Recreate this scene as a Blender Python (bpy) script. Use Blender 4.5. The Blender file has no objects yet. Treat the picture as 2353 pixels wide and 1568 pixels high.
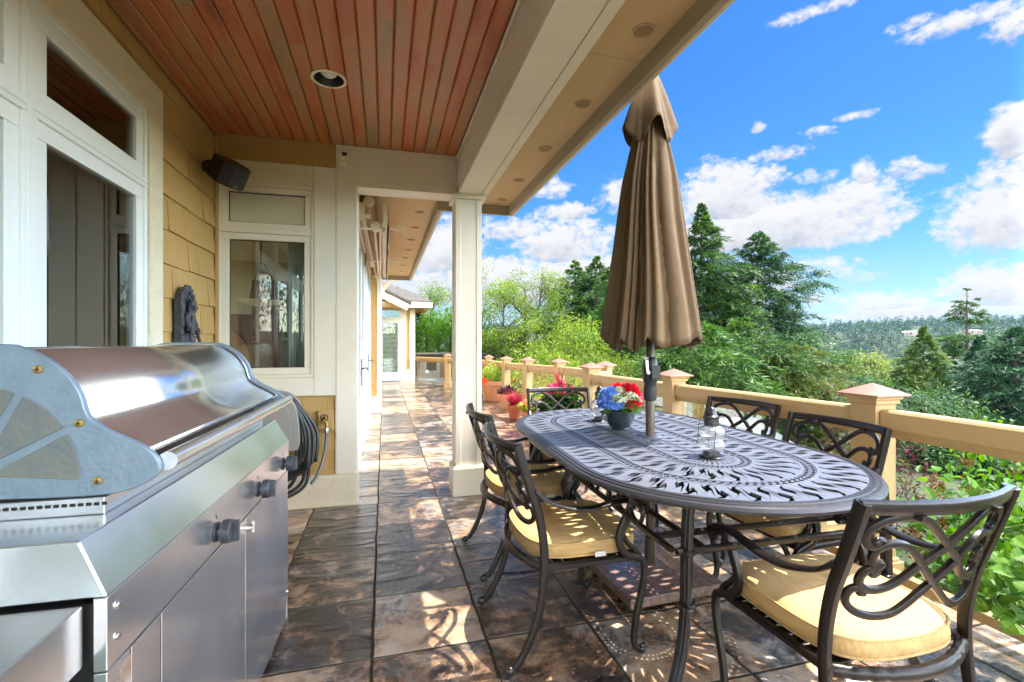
import bpy, bmesh, math, random
import numpy as np
from mathutils import Vector, Matrix, noise as mnoise

random.seed(7)
rng = np.random.default_rng(11)
SC = bpy.context.scene
COL = SC.collection
PI = math.pi
CAM_YAW = math.radians(15.05)
SN, CS = math.sin(CAM_YAW), math.cos(CAM_YAW)

def at(px, py, d):
    """world point seen d metres down the optical axis (survey of the photo, 2353 px wide)"""
    t = (px - 1176.5) / 1090.0
    return Vector(((SN + CS * t) * d, (CS - SN * t) * d, 1.25 + (783 - py) / 1090.0 * d))

# ------------------------------------------------------------------ materials
def nd(nt, typ, **kw):
    n = nt.nodes.new(typ)
    for k, v in kw.items():
        if k.startswith('i_'):
            n.inputs[int(k[2:])].default_value = v
        else:
            setattr(n, k, v)
    return n

def ramp(nt, fac, stops):
    r = nt.nodes.new('ShaderNodeValToRGB')
    e = r.color_ramp.elements
    while len(e) < len(stops):
        e.new(0.5)
    for el, (p, c) in zip(e, stops):
        el.position = p
        el.color = (c[0], c[1], c[2], 1)
    nt.links.new(fac, r.inputs['Fac'])
    return r.outputs['Color']

def mat(name, col, rough=0.5, metal=0.0, var=None, bump=None, spec=0.5, stretch=(1, 1, 1), coat=0.0, rvar=0.0):
    """var=(scale, other colour, amount);  bump=(scale, strength)"""
    m = bpy.data.materials.new(name)
    m.use_nodes = True
    nt = m.node_tree
    b = nt.nodes['Principled BSDF']
    b.inputs['Base Color'].default_value = (*col, 1)
    b.inputs['Roughness'].default_value = rough
    b.inputs['Metallic'].default_value = metal
    b.inputs['Specular IOR Level'].default_value = spec
    b.inputs['Coat Weight'].default_value = coat
    tc = nd(nt, 'ShaderNodeTexCoord')
    mp = nd(nt, 'ShaderNodeMapping')
    mp.inputs['Scale'].default_value = stretch
    nt.links.new(tc.outputs['Object'], mp.inputs['Vector'])
    if var:
        n = nd(nt, 'ShaderNodeTexNoise')
        n.inputs['Scale'].default_value = var[0]
        n.inputs['Detail'].default_value = 6
        n.inputs['Roughness'].default_value = .6
        nt.links.new(mp.outputs[0], n.inputs['Vector'])
        a = var[2]
        c2 = [x * (1 - a) + y * a for x, y in zip(col, var[1])]
        o = ramp(nt, n.outputs['Fac'], [(.3, c2), (.7, col)])
        nt.links.new(o, b.inputs['Base Color'])
        if rvar:
            mr = nd(nt, 'ShaderNodeMapRange')
            mr.inputs['To Min'].default_value = max(.02, rough - rvar)
            mr.inputs['To Max'].default_value = min(1, rough + rvar)
            nt.links.new(n.outputs['Fac'], mr.inputs['Value'])
            nt.links.new(mr.outputs[0], b.inputs['Roughness'])
    if bump:
        n2 = nd(nt, 'ShaderNodeTexNoise')
        n2.inputs['Scale'].default_value = bump[0]
        n2.inputs['Detail'].default_value = 5
        nt.links.new(mp.outputs[0], n2.inputs['Vector'])
        bp = nd(nt, 'ShaderNodeBump')
        bp.inputs['Strength'].default_value = bump[1]
        bp.inputs['Distance'].default_value = .01
        nt.links.new(n2.outputs['Fac'], bp.inputs['Height'])
        nt.links.new(bp.outputs[0], b.inputs['Normal'])
    return m

def leaf_mat(name, c1, c2, trans=0.35, rough=.5, scale=1.5, c3=None):
    m = bpy.data.materials.new(name)
    m.use_nodes = True
    nt = m.node_tree
    nt.nodes.remove(nt.nodes['Principled BSDF'])
    out = nt.nodes['Material Output']
    geo = nd(nt, 'ShaderNodeNewGeometry')
    n = nd(nt, 'ShaderNodeTexNoise')
    n.inputs['Scale'].default_value = scale
    n.inputs['Detail'].default_value = 3
    nt.links.new(geo.outputs['Position'], n.inputs['Vector'])
    add = nd(nt, 'ShaderNodeMath', operation='MULTIPLY_ADD')
    add.inputs[1].default_value = .5
    nt.links.new(geo.outputs['Random Per Island'], add.inputs[0])
    sub = nd(nt, 'ShaderNodeMath', operation='SUBTRACT')
    sub.inputs[1].default_value = .25
    nt.links.new(n.outputs['Fac'], sub.inputs[0])
    nt.links.new(sub.outputs[0], add.inputs[2])
    stops = [(.2, c1), (.75, c2)] + ([(.97, c3)] if c3 else [])
    col = ramp(nt, add.outputs[0], stops)
    d = nd(nt, 'ShaderNodeBsdfPrincipled')
    d.inputs['Roughness'].default_value = rough
    d.inputs['Specular IOR Level'].default_value = .35
    nt.links.new(col, d.inputs['Base Color'])
    t = nd(nt, 'ShaderNodeBsdfTranslucent')
    hs = nd(nt, 'ShaderNodeHueSaturation')
    hs.inputs['Hue'].default_value = .485
    hs.inputs['Saturation'].default_value = 1.15
    hs.inputs['Value'].default_value = 1.5
    nt.links.new(col, hs.inputs['Color'])
    nt.links.new(hs.outputs[0], t.inputs['Color'])
    mx = nd(nt, 'ShaderNodeMixShader')
    mx.inputs[0].default_value = trans
    nt.links.new(d.outputs[0], mx.inputs[1])
    nt.links.new(t.outputs[0], mx.inputs[2])
    nt.links.new(mx.outputs[0], out.inputs['Surface'])
    return m

def glass_mat(name, tint, refl=1.0, rough=0.0, milk=0.0):
    m = bpy.data.materials.new(name)
    m.use_nodes = True
    nt = m.node_tree
    nt.nodes.remove(nt.nodes['Principled BSDF'])
    out = nt.nodes['Material Output']
    tr = nd(nt, 'ShaderNodeBsdfTransparent')
    tr.inputs['Color'].default_value = (*tint, 1)
    gl = nd(nt, 'ShaderNodeBsdfGlossy')
    gl.inputs['Roughness'].default_value = rough
    fr = nd(nt, 'ShaderNodeFresnel')
    fr.inputs['IOR'].default_value = 1.52
    ml = nd(nt, 'ShaderNodeMath', operation='MULTIPLY', use_clamp=True)
    ml.inputs[1].default_value = refl
    nt.links.new(fr.outputs[0], ml.inputs[0])
    mx = nd(nt, 'ShaderNodeMixShader')
    nt.links.new(ml.outputs[0], mx.inputs[0])
    nt.links.new(tr.outputs[0], mx.inputs[1])
    nt.links.new(gl.outputs[0], mx.inputs[2])
    if milk:
        df = nd(nt, 'ShaderNodeBsdfDiffuse'); df.inputs['Color'].default_value = (.85, .88, .9, 1)
        m2 = nd(nt, 'ShaderNodeMixShader'); m2.inputs[0].default_value = milk
        nt.links.new(mx.outputs[0], m2.inputs[1]); nt.links.new(df.outputs[0], m2.inputs[2]); mx = m2
    nt.links.new(mx.outputs[0], out.inputs['Surface'])
    return m

# ------------------------------------------------------------------ mesh building
class MB:
    def __init__(s):
        s.v, s.f = [], []
    def add(s, vs, fs):
        o = len(s.v)
        s.v += [tuple(v) for v in vs]
        s.f += [tuple(i + o for i in f) for f in fs]
    def box(s, x0, x1, y0, y1, z0, z1, M=None):
        vs = [(x, y, z) for z in (z0, z1) for y in (y0, y1) for x in (x0, x1)]
        if M is not None:
            vs = [M @ Vector(v) for v in vs]
        s.add(vs, [(0, 2, 3, 1), (4, 5, 7, 6), (0, 1, 5, 4), (2, 6, 7, 3), (0, 4, 6, 2), (1, 3, 7, 5)])
    def prism(s, poly, fn, a, b):
        """poly: 2-D outline (ccw); fn(u,v,w)->point; extruded from w=a to w=b"""
        n = len(poly)
        vs = [fn(u, v, a) for u, v in poly] + [fn(u, v, b) for u, v in poly]
        fs = [tuple(range(n - 1, -1, -1)), tuple(range(n, 2 * n))]
        fs += [(i, (i + 1) % n, n + (i + 1) % n, n + i) for i in range(n)]
        s.add(vs, fs)
    def lathe(s, prof, c=(0, 0, 0), n=24, axis=None, cap=True, fn=None):
        """prof: [(r,z)...]"""
        M = Matrix.Identity(3)
        if axis is not None:
            M = Vector((0, 0, 1)).rotation_difference(Vector(axis)).to_matrix()
        c = Vector(c)
        vs = []
        for r, z in prof:
            for i in range(n):
                a = 2 * PI * i / n
                rr = r * (fn(a, z) if fn else 1)
                vs.append(c + M @ Vector((rr * math.cos(a), rr * math.sin(a), z)))
        fs = []
        for j in range(len(prof) - 1):
            for i in range(n):
                k = (i + 1) % n
                fs.append((j * n + i, j * n + k, (j + 1) * n + k, (j + 1) * n + i))
        if cap:
            fs.append(tuple(range(n - 1, -1, -1)))
            fs.append(tuple((len(prof) - 1) * n + i for i in range(n)))
        s.add(vs, fs)
    def sweep(s, pts, w, t=None, ref=(0, 1, 0), n=8, taper=None, cap=True, sq=.75, closed=False):
        """w: half width along ref, t: half thickness across it"""
        pts = [Vector(p) for p in pts]
        t = w if t is None else t
        N = len(pts)
        vs = []
        for i, p in enumerate(pts):
            if closed:
                T = pts[(i + 1) % N] - pts[i - 1]
            else:
                T = pts[min(i + 1, N - 1)] - pts[max(i - 1, 0)]
            T = T.normalized() if T.length > 1e-9 else Vector((0, 0, 1))
            R = Vector(ref(i / (N - 1), p) if callable(ref) else ref)
            A = R - T * R.dot(T)
            if A.length < 1e-3:
                A = T.orthogonal()
            A.normalize()
            B = T.cross(A)
            k = taper(i / (N - 1)) if taper else 1.0
            for j in range(n):
                a = 2 * PI * (j + .5) / n
                ca, sa = math.cos(a), math.sin(a)
                ca = math.copysign(abs(ca) ** sq, ca)
                sa = math.copysign(abs(sa) ** sq, sa)
                vs.append(p + A * (w * k * ca) + B * (t * k * sa))
        fs = []
        for i in range(N if closed else N - 1):
            i2 = (i + 1) % N
            for j in range(n):
                k = (j + 1) % n
                fs.append((i * n + j, i * n + k, i2 * n + k, i2 * n + j))
        if cap and not closed:
            fs.append(tuple(range(n - 1, -1, -1)))
            fs.append(tuple((N - 1) * n + j for j in range(n)))
        s.add(vs, fs)
    def ball(s, c, r, sc=(1, 1, 1), n=12, m=8):
        c = Vector(c)
        vs, fs = [c + Vector((0, 0, -r * sc[2]))], []
        for i in range(1, m):
            b = -PI / 2 + PI * i / m
            for j in range(n):
                a = 2 * PI * j / n
                vs.append(c + Vector((r * sc[0] * math.cos(b) * math.cos(a), r * sc[1] * math.cos(b) * math.sin(a), r * sc[2] * math.sin(b))))
        vs.append(c + Vector((0, 0, r * sc[2])))
        for j in range(n):
            k = (j + 1) % n
            fs.append((0, 1 + k, 1 + j))
            fs.append((len(vs) - 1, 1 + (m - 2) * n + j, 1 + (m - 2) * n + k))
            for i in range(m - 2):
                fs.append((1 + i * n + j, 1 + i * n + k, 1 + (i + 1) * n + k, 1 + (i + 1) * n + j))
        s.add(vs, fs)
    def build(s, name, m, parent=None, smooth=None, bevel=None, loc=None, seg=2):
        me = bpy.data.meshes.new(name)
        me.from_pydata(s.v, [], s.f)
        me.materials.append(m)
        if smooth:
            me.shade_smooth()
            me.set_sharp_from_angle(angle=math.radians(smooth))
        o = bpy.data.objects.new(name, me)
        COL.objects.link(o)
        if parent is not None:
            o.parent = parent
        if loc is not None:
            o.location = loc
        if bevel:
            bm = bmesh.new(); bm.from_mesh(me)
            bmesh.ops.remove_doubles(bm, verts=bm.verts, dist=1e-5)
            bmesh.ops.recalc_face_normals(bm, faces=bm.faces)
            bm.to_mesh(me); bm.free()
            md = o.modifiers.new('bevel', 'BEVEL')
            md.width = bevel; md.segments = seg; md.limit_method = 'ANGLE'
            md.angle_limit = math.radians(40)
            me.shade_smooth()
            md.harden_normals = True
        return o

def crom(pts, k=6, closed=False):
    P = [Vector(p) for p in pts]
    out = []
    n = len(P)
    for i in range(n if closed else n - 1):
        g = (lambda j: P[j % n]) if closed else (lambda j: P[max(0, min(n - 1, j))])
        p0, p1, p2, p3 = g(i - 1), g(i), g(i + 1), g(i + 2)
        for q in range(k):
            t = q / k
            out.append(.5 * ((2 * p1) + (p2 - p0) * t + (2 * p0 - 5 * p1 + 4 * p2 - p3) * t * t + (3 * p1 - p0 - 3 * p2 + p3) * t ** 3))
    if not closed:
        out.append(P[-1])
    return out

def tag(o, label=None, cat=None, group=None, kind=None):
    if label: o['label'] = label
    if cat: o['category'] = cat
    if group: o['group'] = group
    if kind: o['kind'] = kind
    return o

def thing(name, label, cat, loc=(0, 0, 0), rz=0, group=None):
    o = bpy.data.objects.new(name, None)
    o.empty_display_size = .1
    COL.objects.link(o)
    o.location = loc
    o.rotation_euler = (0, 0, rz)
    return tag(o, label, cat, group)

def copy_tree(o, parent=None):
    c = o.copy()
    COL.objects.link(c)
    if parent is not None:
        c.parent = parent
    for ch in [x for x in bpy.data.objects if x.parent == o]:
        copy_tree(ch, c)
    return c

def polys_np(name, V, k, m, parent=None, smooth=False):
    """V: (N,k,3) array of N k-gons (or list of several such arrays with own k)"""
    groups = V if isinstance(V, list) else [(V, k)]
    verts = np.concatenate([g.reshape(-1, 3) for g, _ in groups])
    loops = np.arange(len(verts), dtype=np.int32)
    starts, o = [], 0
    for g, kk in groups:
        starts.append(o + np.arange(len(g), dtype=np.int32) * kk)
        o += len(g) * kk
    starts = np.concatenate(starts).astype(np.int32)
    me = bpy.data.meshes.new(name)
    me.vertices.add(len(verts))
    me.vertices.foreach_set('co', verts.astype(np.float32).ravel())
    me.loops.add(len(loops))
    me.loops.foreach_set('vertex_index', loops)
    me.polygons.add(len(starts))
    me.polygons.foreach_set('loop_start', starts)
    me.update(calc_edges=True)
    me.validate()
    me.materials.append(m)
    ob = bpy.data.objects.new(name, me)
    COL.objects.link(ob)
    if parent is not None:
        ob.parent = parent
    return ob

def unit(a):
    return a / np.maximum(np.linalg.norm(a, axis=-1, keepdims=True), 1e-9)

def leaf_polys(C, D, N, L, W, curl=0.0):
    """rhombic leaves: base point C, direction D, normal N, length L, width W -> (n,4,3)"""
    D = unit(D)
    S = unit(np.cross(D, N))
    Nn = np.cross(S, D)
    L = np.asarray(L).reshape(-1, 1)
    W = np.asarray(W).reshape(-1, 1)
    a = C
    b = C + D * L * .45 + S * W * .5 + Nn * L * curl
    c = C + D * L
    d = C + D * L * .45 - S * W * .5 + Nn * L * curl
    return np.stack([a, b, c, d], axis=1)

def leaf_broad(C, D, N, L, W, fold=.18, droop=.15):
    """pointed broad leaf made of two halves folded on the midrib -> (2n,5,3)"""
    D = unit(D)
    S = unit(np.cross(D, N))
    U = np.cross(S, D)
    L = np.asarray(L).reshape(-1, 1)
    W = np.asarray(W).reshape(-1, 1)
    def P(u, s, h):
        return C + D * L * u + S * W * s + U * (L * h)
    base, tip = P(0, 0, 0), P(1, 0, -droop)
    m1 = P(.5, 0, .02)
    out = []
    for sg in (1, -1):
        e1, e2 = P(.22, .42 * sg, fold * .8), P(.6, .40 * sg, fold * .7 - droop * .4)
        q = [base, e1, e2, tip, m1] if sg > 0 else [base, m1, tip, e2, e1]
        out.append(np.stack(q, axis=1))
    return np.concatenate(out)
# ================================================================== materials
M = {}
WHITE = (.80, .755, .63)
M['siding'] = mat('ochre_cedar_shingle', (.53, .345, .125), .75, var=(2.2, (.39, .24, .075), .55), bump=(26, .35), stretch=(1, 1, .25))
M['trim'] = mat('cream_trim_paint', WHITE, .5, var=(3, (.62, .58, .48), .35), bump=(60, .05))
M['roughtrim'] = mat('rough_sawn_cream_board', (.80, .72, .54), .8, var=(5, (.66, .58, .40), .5), bump=(55, .8), stretch=(1, 1, 3))
M['vinyl'] = mat('white_vinyl_frame', (.8, .82, .8), .35)
M['soffit'] = mat('tan_soffit_ply', (.58, .43, .245), .75, var=(4, (.48, .345, .18), .5), bump=(30, .3), stretch=(3, .5, 1))
M['fascia'] = mat('taupe_fascia_paint', (.36, .30, .21), .6, var=(3, (.3, .24, .16), .4))
M['gutter'] = mat('pale_gutter_enamel', (.62, .57, .48), .4)
M['dark'] = mat('dark_gap', (.015, .013, .012), .9)
M['rail'] = mat('tan_painted_rail', (.50, .345, .160), .5, var=(2.5, (.42, .28, .125), .6), bump=(45, .2), stretch=(1, 1, .6))
M['copper'] = mat('weathered_copper_cap', (.47, .20, .135), .45, .35, var=(9, (.34, .19, .15), .8))
M['dullwall'] = mat('interior_plaster', (.50, .44, .33), .9)
M['intdark'] = mat('interior_dark_floor', (.20, .13, .08), .5)
M['slate'] = mat('grey_slate_tile', (.085, .08, .072), .7, var=(8, (.05, .045, .04), .7), bump=(20, .4))
M['bronze'] = mat('cast_bronze_metal', (.012, .009, .0078), .30, 0.0, var=(14, (.007, .005, .0045), .6), bump=(70, .10), spec=.42)
M['skysheen'] = mat('cast_tabletop_sky_sheen', (.235, .255, .31), .38, .5, var=(7, (.18, .195, .24), .6), bump=(90, .1), spec=.6)  # dark cast metal; blue-grey base stands in for its sky reflection
M['steel'] = None
M['castalu'] = mat('blue_grey_cast_aluminium', (.24, .32, .40), .48, .35, var=(24, (.17, .235, .31), .7), bump=(110, .2), rvar=.12)
M['black'] = mat('black_plastic', (.012, .012, .013), .42)
M['blackmetal'] = mat('black_enamel', (.014, .014, .016), .3, spec=.6)
M['iron'] = mat('wrought_dark_wire', (.02, .02, .022), .5, .3)
M['canvas'] = mat('umbrella_canvas', (.128, .080, .037), .85, var=(3, (.086, .052, .023), .7), bump=(16, .5))
M['pole'] = mat('umbrella_pole_paint', (.085, .062, .042), .38, .3)
M['cushion'] = mat('straw_yellow_weave', (.66, .465, .22), .92, var=(120, (.50, .31, .11), .75), bump=(240, .4), stretch=(.08, 1, .35))
M['granite'] = mat('red_grey_granite', (.34, .21, .17), .22, var=(45, (.10, .075, .07), .9), coat=.3)
M['terracotta'] = mat('terracotta_clay', (.52, .19, .075), .8, var=(6, (.62, .33, .19), .6), bump=(40, .2))
M['terracotta_red'] = mat('red_terracotta_clay', (.50, .12, .045), .7, var=(6, (.42, .1, .04), .5), bump=(40, .15))
M['soil'] = mat('potting_soil', (.035, .022, .014), .95, bump=(50, .8))
M['greyplastic'] = mat('grey_hose_reel_plastic', (.30, .30, .275), .5)
M['hose'] = mat('black_rubber_hose', (.022, .026, .03), .42)
M['brass'] = mat('tarnished_brass', (.35, .24, .07), .4, .8)
M['chrome'] = mat('bright_metal', (.62, .6, .56), .25, 1)
M['stone'] = mat('dark_carved_stone', (.085, .09, .10), .75, var=(16, (.03, .03, .035), .8), bump=(45, .7))
M['beige'] = mat('beige_enamel', (.86, .79, .64), .45)
M['pinkfabric'] = mat('rolled_awning_fabric', (.62, .42, .30), .85, bump=(160, .1))
M['bark'] = mat('brown_bark', (.075, .055, .042), .9, var=(9, (.035, .027, .02), .7), bump=(18, .9), stretch=(1, 1, .25))
M['glass'] = glass_mat('window_glass', (.92, .96, .92), 2.0)
M['clearglass'] = glass_mat('clear_window_glass', (1, 1, 1), .6)
M['railglass'] = glass_mat('railing_glass', (.95, .98, .965), .25)
M['lampglass'] = glass_mat('ribbed_lamp_glass', (1, 1, 1), .9, .05, milk=.20)

# brushed stainless steel ------------------------------------------------
def steel(name, col, rough, streak):
    m = mat(name, col, rough, .92)
    nt = m.node_tree
    b = nt.nodes['Principled BSDF']
    tc = nd(nt, 'ShaderNodeTexCoord')
    n2 = nd(nt, 'ShaderNodeTexNoise'); n2.inputs['Scale'].default_value = 3.5; n2.inputs['Detail'].default_value = 3
    nt.links.new(tc.outputs['Object'], n2.inputs['Vector'])
    o = ramp(nt, n2.outputs['Fac'], [(.35, [c * w for c, w in zip(col, (.90, .885, .86))]), (.62, col)])
    nt.links.new(o, b.inputs['Base Color'])
    mr = nd(nt, 'ShaderNodeMapRange'); mr.inputs['To Min'].default_value = rough - .05; mr.inputs['To Max'].default_value = rough + .05
    nt.links.new(n2.outputs['Fac'], mr.inputs['Value']); nt.links.new(mr.outputs[0], b.inputs['Roughness'])
    mp = nd(nt, 'ShaderNodeMapping'); mp.inputs['Scale'].default_value = streak
    nt.links.new(tc.outputs['Object'], mp.inputs[0])
    n3 = nd(nt, 'ShaderNodeTexNoise'); n3.inputs['Scale'].default_value = 1; n3.inputs['Detail'].default_value = 2
    nt.links.new(mp.outputs[0], n3.inputs['Vector'])
    bp = nd(nt, 'ShaderNodeBump'); bp.inputs['Strength'].default_value = .22; bp.inputs['Distance'].default_value = .02
    nt.links.new(n3.outputs['Fac'], bp.inputs['Height'])
    nt.links.new(bp.outputs[0], b.inputs['Normal'])
    return m
M['steel'] = steel('brushed_stainless_steel', (.82, .85, .88), .22, (2.5, 2.2, 2.5))
M['hoodsteel'] = steel('polished_hood_steel', (.84, .87, .90), .20, (3, 1.6, 3))

# rusty corner
M['rust'] = mat('rusted_steel', (.45, .42, .38), .6, .5, var=(30, (.25, .10, .03), .95))

# cedar ceiling ----------------------------------------------------------
def cedar():
    m = mat('red_cedar_boards', (.3, .1, .05), .42)
    nt = m.node_tree; b = nt.nodes['Principled BSDF']
    geo = nd(nt, 'ShaderNodeNewGeometry')
    tc = nd(nt, 'ShaderNodeTexCoord')
    off = nd(nt, 'ShaderNodeVectorMath', operation='SCALE'); off.inputs['Scale'].default_value = 37
    cmb = nd(nt, 'ShaderNodeCombineXYZ')
    nt.links.new(geo.outputs['Random Per Island'], cmb.inputs[0]); nt.links.new(geo.outputs['Random Per Island'], cmb.inputs[1])
    nt.links.new(cmb.outputs[0], off.inputs[0])
    mp = nd(nt, 'ShaderNodeMapping'); mp.inputs['Scale'].default_value = (7, 1.1, 1)
    nt.links.new(tc.outputs['Object'], mp.inputs[0])
    ad = nd(nt, 'ShaderNodeVectorMath', operation='ADD')
    nt.links.new(mp.outputs[0], ad.inputs[0]); nt.links.new(off.outputs[0], ad.inputs[1])
    n = nd(nt, 'ShaderNodeTexNoise'); n.inputs['Scale'].default_value = 1.3; n.inputs['Detail'].default_value = 5; n.inputs['Distortion'].default_value = .6
    nt.links.new(ad.outputs[0], n.inputs['Vector'])
    mp2 = nd(nt, 'ShaderNodeMapping'); mp2.inputs['Scale'].default_value = (90, 2.2, 1)
    nt.links.new(tc.outputs['Object'], mp2.inputs[0])
    n2 = nd(nt, 'ShaderNodeTexNoise'); n2.inputs['Scale'].default_value = 1; n2.inputs['Detail'].default_value = 4; n2.inputs['Distortion'].default_value = 1.2
    nt.links.new(mp2.outputs[0], n2.inputs['Vector'])
    mm = nd(nt, 'ShaderNodeMath', operation='MULTIPLY_ADD'); mm.inputs[1].default_value = .26
    nt.links.new(geo.outputs['Random Per Island'], mm.inputs[0])
    s = nd(nt, 'ShaderNodeMath', operation='SUBTRACT'); s.inputs[1].default_value = .12
    nt.links.new(n.outputs['Fac'], s.inputs[0]); nt.links.new(s.outputs[0], mm.inputs[2])
    g = nd(nt, 'ShaderNodeMath', operation='MULTIPLY_ADD'); g.inputs[1].default_value = .16
    nt.links.new(n2.outputs['Fac'], g.inputs[0]); nt.links.new(mm.outputs[0], g.inputs[2])
    o = ramp(nt, g.outputs[0], [(.2, (.19, .055, .025)), (.42, (.44, .115, .038)), (.56, (.49, .185, .070)), (.72, (.40, .215, .10)), (.95, (.26, .18, .11))])
    nt.links.new(o, b.inputs['Base Color'])
    bp = nd(nt, 'ShaderNodeBump'); bp.inputs['Strength'].default_value = .2; bp.inputs['Distance'].default_value = .004
    nt.links.new(n2.outputs['Fac'], bp.inputs['Height']); nt.links.new(bp.outputs[0], b.inputs['Normal'])
    return m
M['cedar'] = cedar()

# stamped slate floor ----------------------------------------------------
TX, TY, TS = -.04, .115, .46
def floor_mat():
    m = mat('stamped_slate_concrete', (.25, .18, .12), .3)
    nt = m.node_tree; b = nt.nodes['Principled BSDF']; L = nt.links
    geo = nd(nt, 'ShaderNodeNewGeometry')
    mp = nd(nt, 'ShaderNodeMapping', vector_type='POINT')
    mp.inputs['Location'].default_value = (-TX / TS, -TY / TS, 0); mp.inputs['Scale'].default_value = (1 / TS, 1 / TS, 1 / TS)
    L.new(geo.outputs['Position'], mp.inputs[0])
    # small wobble so the tooled joints are not ruler-straight
    wob = nd(nt, 'ShaderNodeTexNoise'); wob.inputs['Scale'].default_value = 5; wob.inputs['Detail'].default_value = 2
    L.new(geo.outputs['Position'], wob.inputs['Vector'])
    wv = nd(nt, 'ShaderNodeVectorMath', operation='MULTIPLY_ADD'); wv.inputs[1].default_value = (.035, .035, 0); 
    L.new(wob.outputs['Color'], wv.inputs[0]); L.new(mp.outputs[0], wv.inputs[2])
    fl = nd(nt, 'ShaderNodeVectorMath', operation='FLOOR'); L.new(wv.outputs[0], fl.inputs[0])
    fr = nd(nt, 'ShaderNodeVectorMath', operation='FRACTION'); L.new(wv.outputs[0], fr.inputs[0])
    sx = nd(nt, 'ShaderNodeSeparateXYZ'); L.new(fr.outputs[0], sx.inputs[0])
    def pp(o):
        p = nd(nt, 'ShaderNodeMath', operation='PINGPONG'); p.inputs[1].default_value = .5; L.new(o, p.inputs[0]); return p.outputs[0]
    mn = nd(nt, 'ShaderNodeMath', operation='MINIMUM'); L.new(pp(sx.outputs[0]), mn.inputs[0]); L.new(pp(sx.outputs[1]), mn.inputs[1])
    joint = nd(nt, 'ShaderNodeMapRange', interpolation_type='SMOOTHSTEP'); joint.inputs['From Min'].default_value = .004; joint.inputs['From Max'].default_value = .018
    L.new(mn.outputs[0], joint.inputs['Value'])            # 0 in the joint, 1 on the tile
    wn = nd(nt, 'ShaderNodeTexWhiteNoise', noise_dimensions='2D'); L.new(fl.outputs[0], wn.inputs['Vector'])
    sh = nd(nt, 'ShaderNodeVectorMath', operation='MULTIPLY_ADD'); sh.inputs[1].default_value = (3, 3, 0)
    L.new(wn.outputs['Color'], sh.inputs[0]); L.new(geo.outputs['Position'], sh.inputs[2])
    n1 = nd(nt, 'ShaderNodeTexNoise'); n1.inputs['Scale'].default_value = 5.2; n1.inputs['Detail'].default_value = 14; n1.inputs['Roughness'].default_value = .74; n1.inputs['Distortion'].default_value = .35
    L.new(sh.outputs[0], n1.inputs['Vector'])
    n4 = nd(nt, 'ShaderNodeTexNoise'); n4.inputs['Scale'].default_value = 2.6; n4.inputs['Detail'].default_value = 8; n4.inputs['Roughness'].default_value = .65
    of = nd(nt, 'ShaderNodeVectorMath', operation='ADD'); of.inputs[1].default_value = (17.3, 5.1, 3); L.new(sh.outputs[0], of.inputs[0]); L.new(of.outputs[0], n4.inputs['Vector'])
    f = nd(nt, 'ShaderNodeMath', operation='MULTIPLY_ADD'); f.inputs[1].default_value = .20
    L.new(wn.outputs['Value'], f.inputs[0])
    f2 = nd(nt, 'ShaderNodeMath', operation='SUBTRACT'); f2.inputs[1].default_value = .10
    L.new(n1.outputs['Fac'], f2.inputs[0]); L.new(f2.outputs[0], f.inputs[2])
    grey = ramp(nt, f.outputs[0], [(.36, (.010, .008, .008)), (.45, (.055, .051, .055)), (.51, (.17, .15, .14)), (.57, (.37, .315, .265)), (.66, (.52, .44, .36))])
    rust = ramp(nt, f.outputs[0], [(.36, (.013, .008, .006)), (.45, (.066, .040, .026)), (.51, (.22, .13, .075)), (.57, (.40, .255, .15)), (.66, (.53, .38, .25))])
    hm = nd(nt, 'ShaderNodeMapRange', interpolation_type='SMOOTHSTEP'); hm.inputs['From Min'].default_value = .36; hm.inputs['From Max'].default_value = .54; L.new(n4.outputs['Fac'], hm.inputs['Value'])
    cm_ = nd(nt, 'ShaderNodeMix', data_type='RGBA'); L.new(hm.outputs[0], cm_.inputs[0]); L.new(grey, cm_.inputs[6]); L.new(rust, cm_.inputs[7])
    col = cm_.outputs[2]
    jm = nd(nt, 'ShaderNodeMix', data_type='RGBA'); jm.inputs[6].default_value = (.06, .05, .043, 1)
    L.new(joint.outputs[0], jm.inputs[0]); L.new(col, jm.inputs[7])
    L.new(jm.outputs[2], b.inputs['Base Color'])
    rr = nd(nt, 'ShaderNodeMapRange'); rr.inputs['To Min'].default_value = .10; rr.inputs['To Max'].default_value = .36
    L.new(n1.outputs['Fac'], rr.inputs['Value']); L.new(rr.outputs[0], b.inputs['Roughness'])
    b.inputs['Specular IOR Level'].default_value = .6
    b.inputs['Coat Weight'].default_value = .7; b.inputs['Coat Roughness'].default_value = .13; b.inputs['Coat IOR'].default_value = 1.5
    jc = nd(nt, 'ShaderNodeMath', operation='MULTIPLY'); jc.inputs[1].default_value = .7; L.new(joint.outputs[0], jc.inputs[0]); L.new(jc.outputs[0], b.inputs['Coat Weight'])
    js = nd(nt, 'ShaderNodeMath', operation='MULTIPLY'); js.inputs[1].default_value = .6; L.new(joint.outputs[0], js.inputs[0]); L.new(js.outputs[0], b.inputs['Specular IOR Level'])
    # relief: cleft ridges + fine grain + joints
    mp3 = nd(nt, 'ShaderNodeMapping'); mp3.inputs['Scale'].default_value = (1.2, 3.2, 1); mp3.inputs['Rotation'].default_value = (0, 0, .5)
    L.new(sh.outputs[0], mp3.inputs[0])
    n2 = nd(nt, 'ShaderNodeTexNoise', noise_type='RIDGED_MULTIFRACTAL'); n2.inputs['Scale'].default_value = 2.4; n2.inputs['Detail'].default_value = 6; n2.inputs['Distortion'].default_value = .8
    L.new(mp3.outputs[0], n2.inputs['Vector'])
    n3 = nd(nt, 'ShaderNodeTexNoise'); n3.inputs['Scale'].default_value = 38; n3.inputs['Detail'].default_value = 6; n3.inputs['Roughness'].default_value = .7
    L.new(geo.outputs['Position'], n3.inputs['Vector'])
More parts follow.
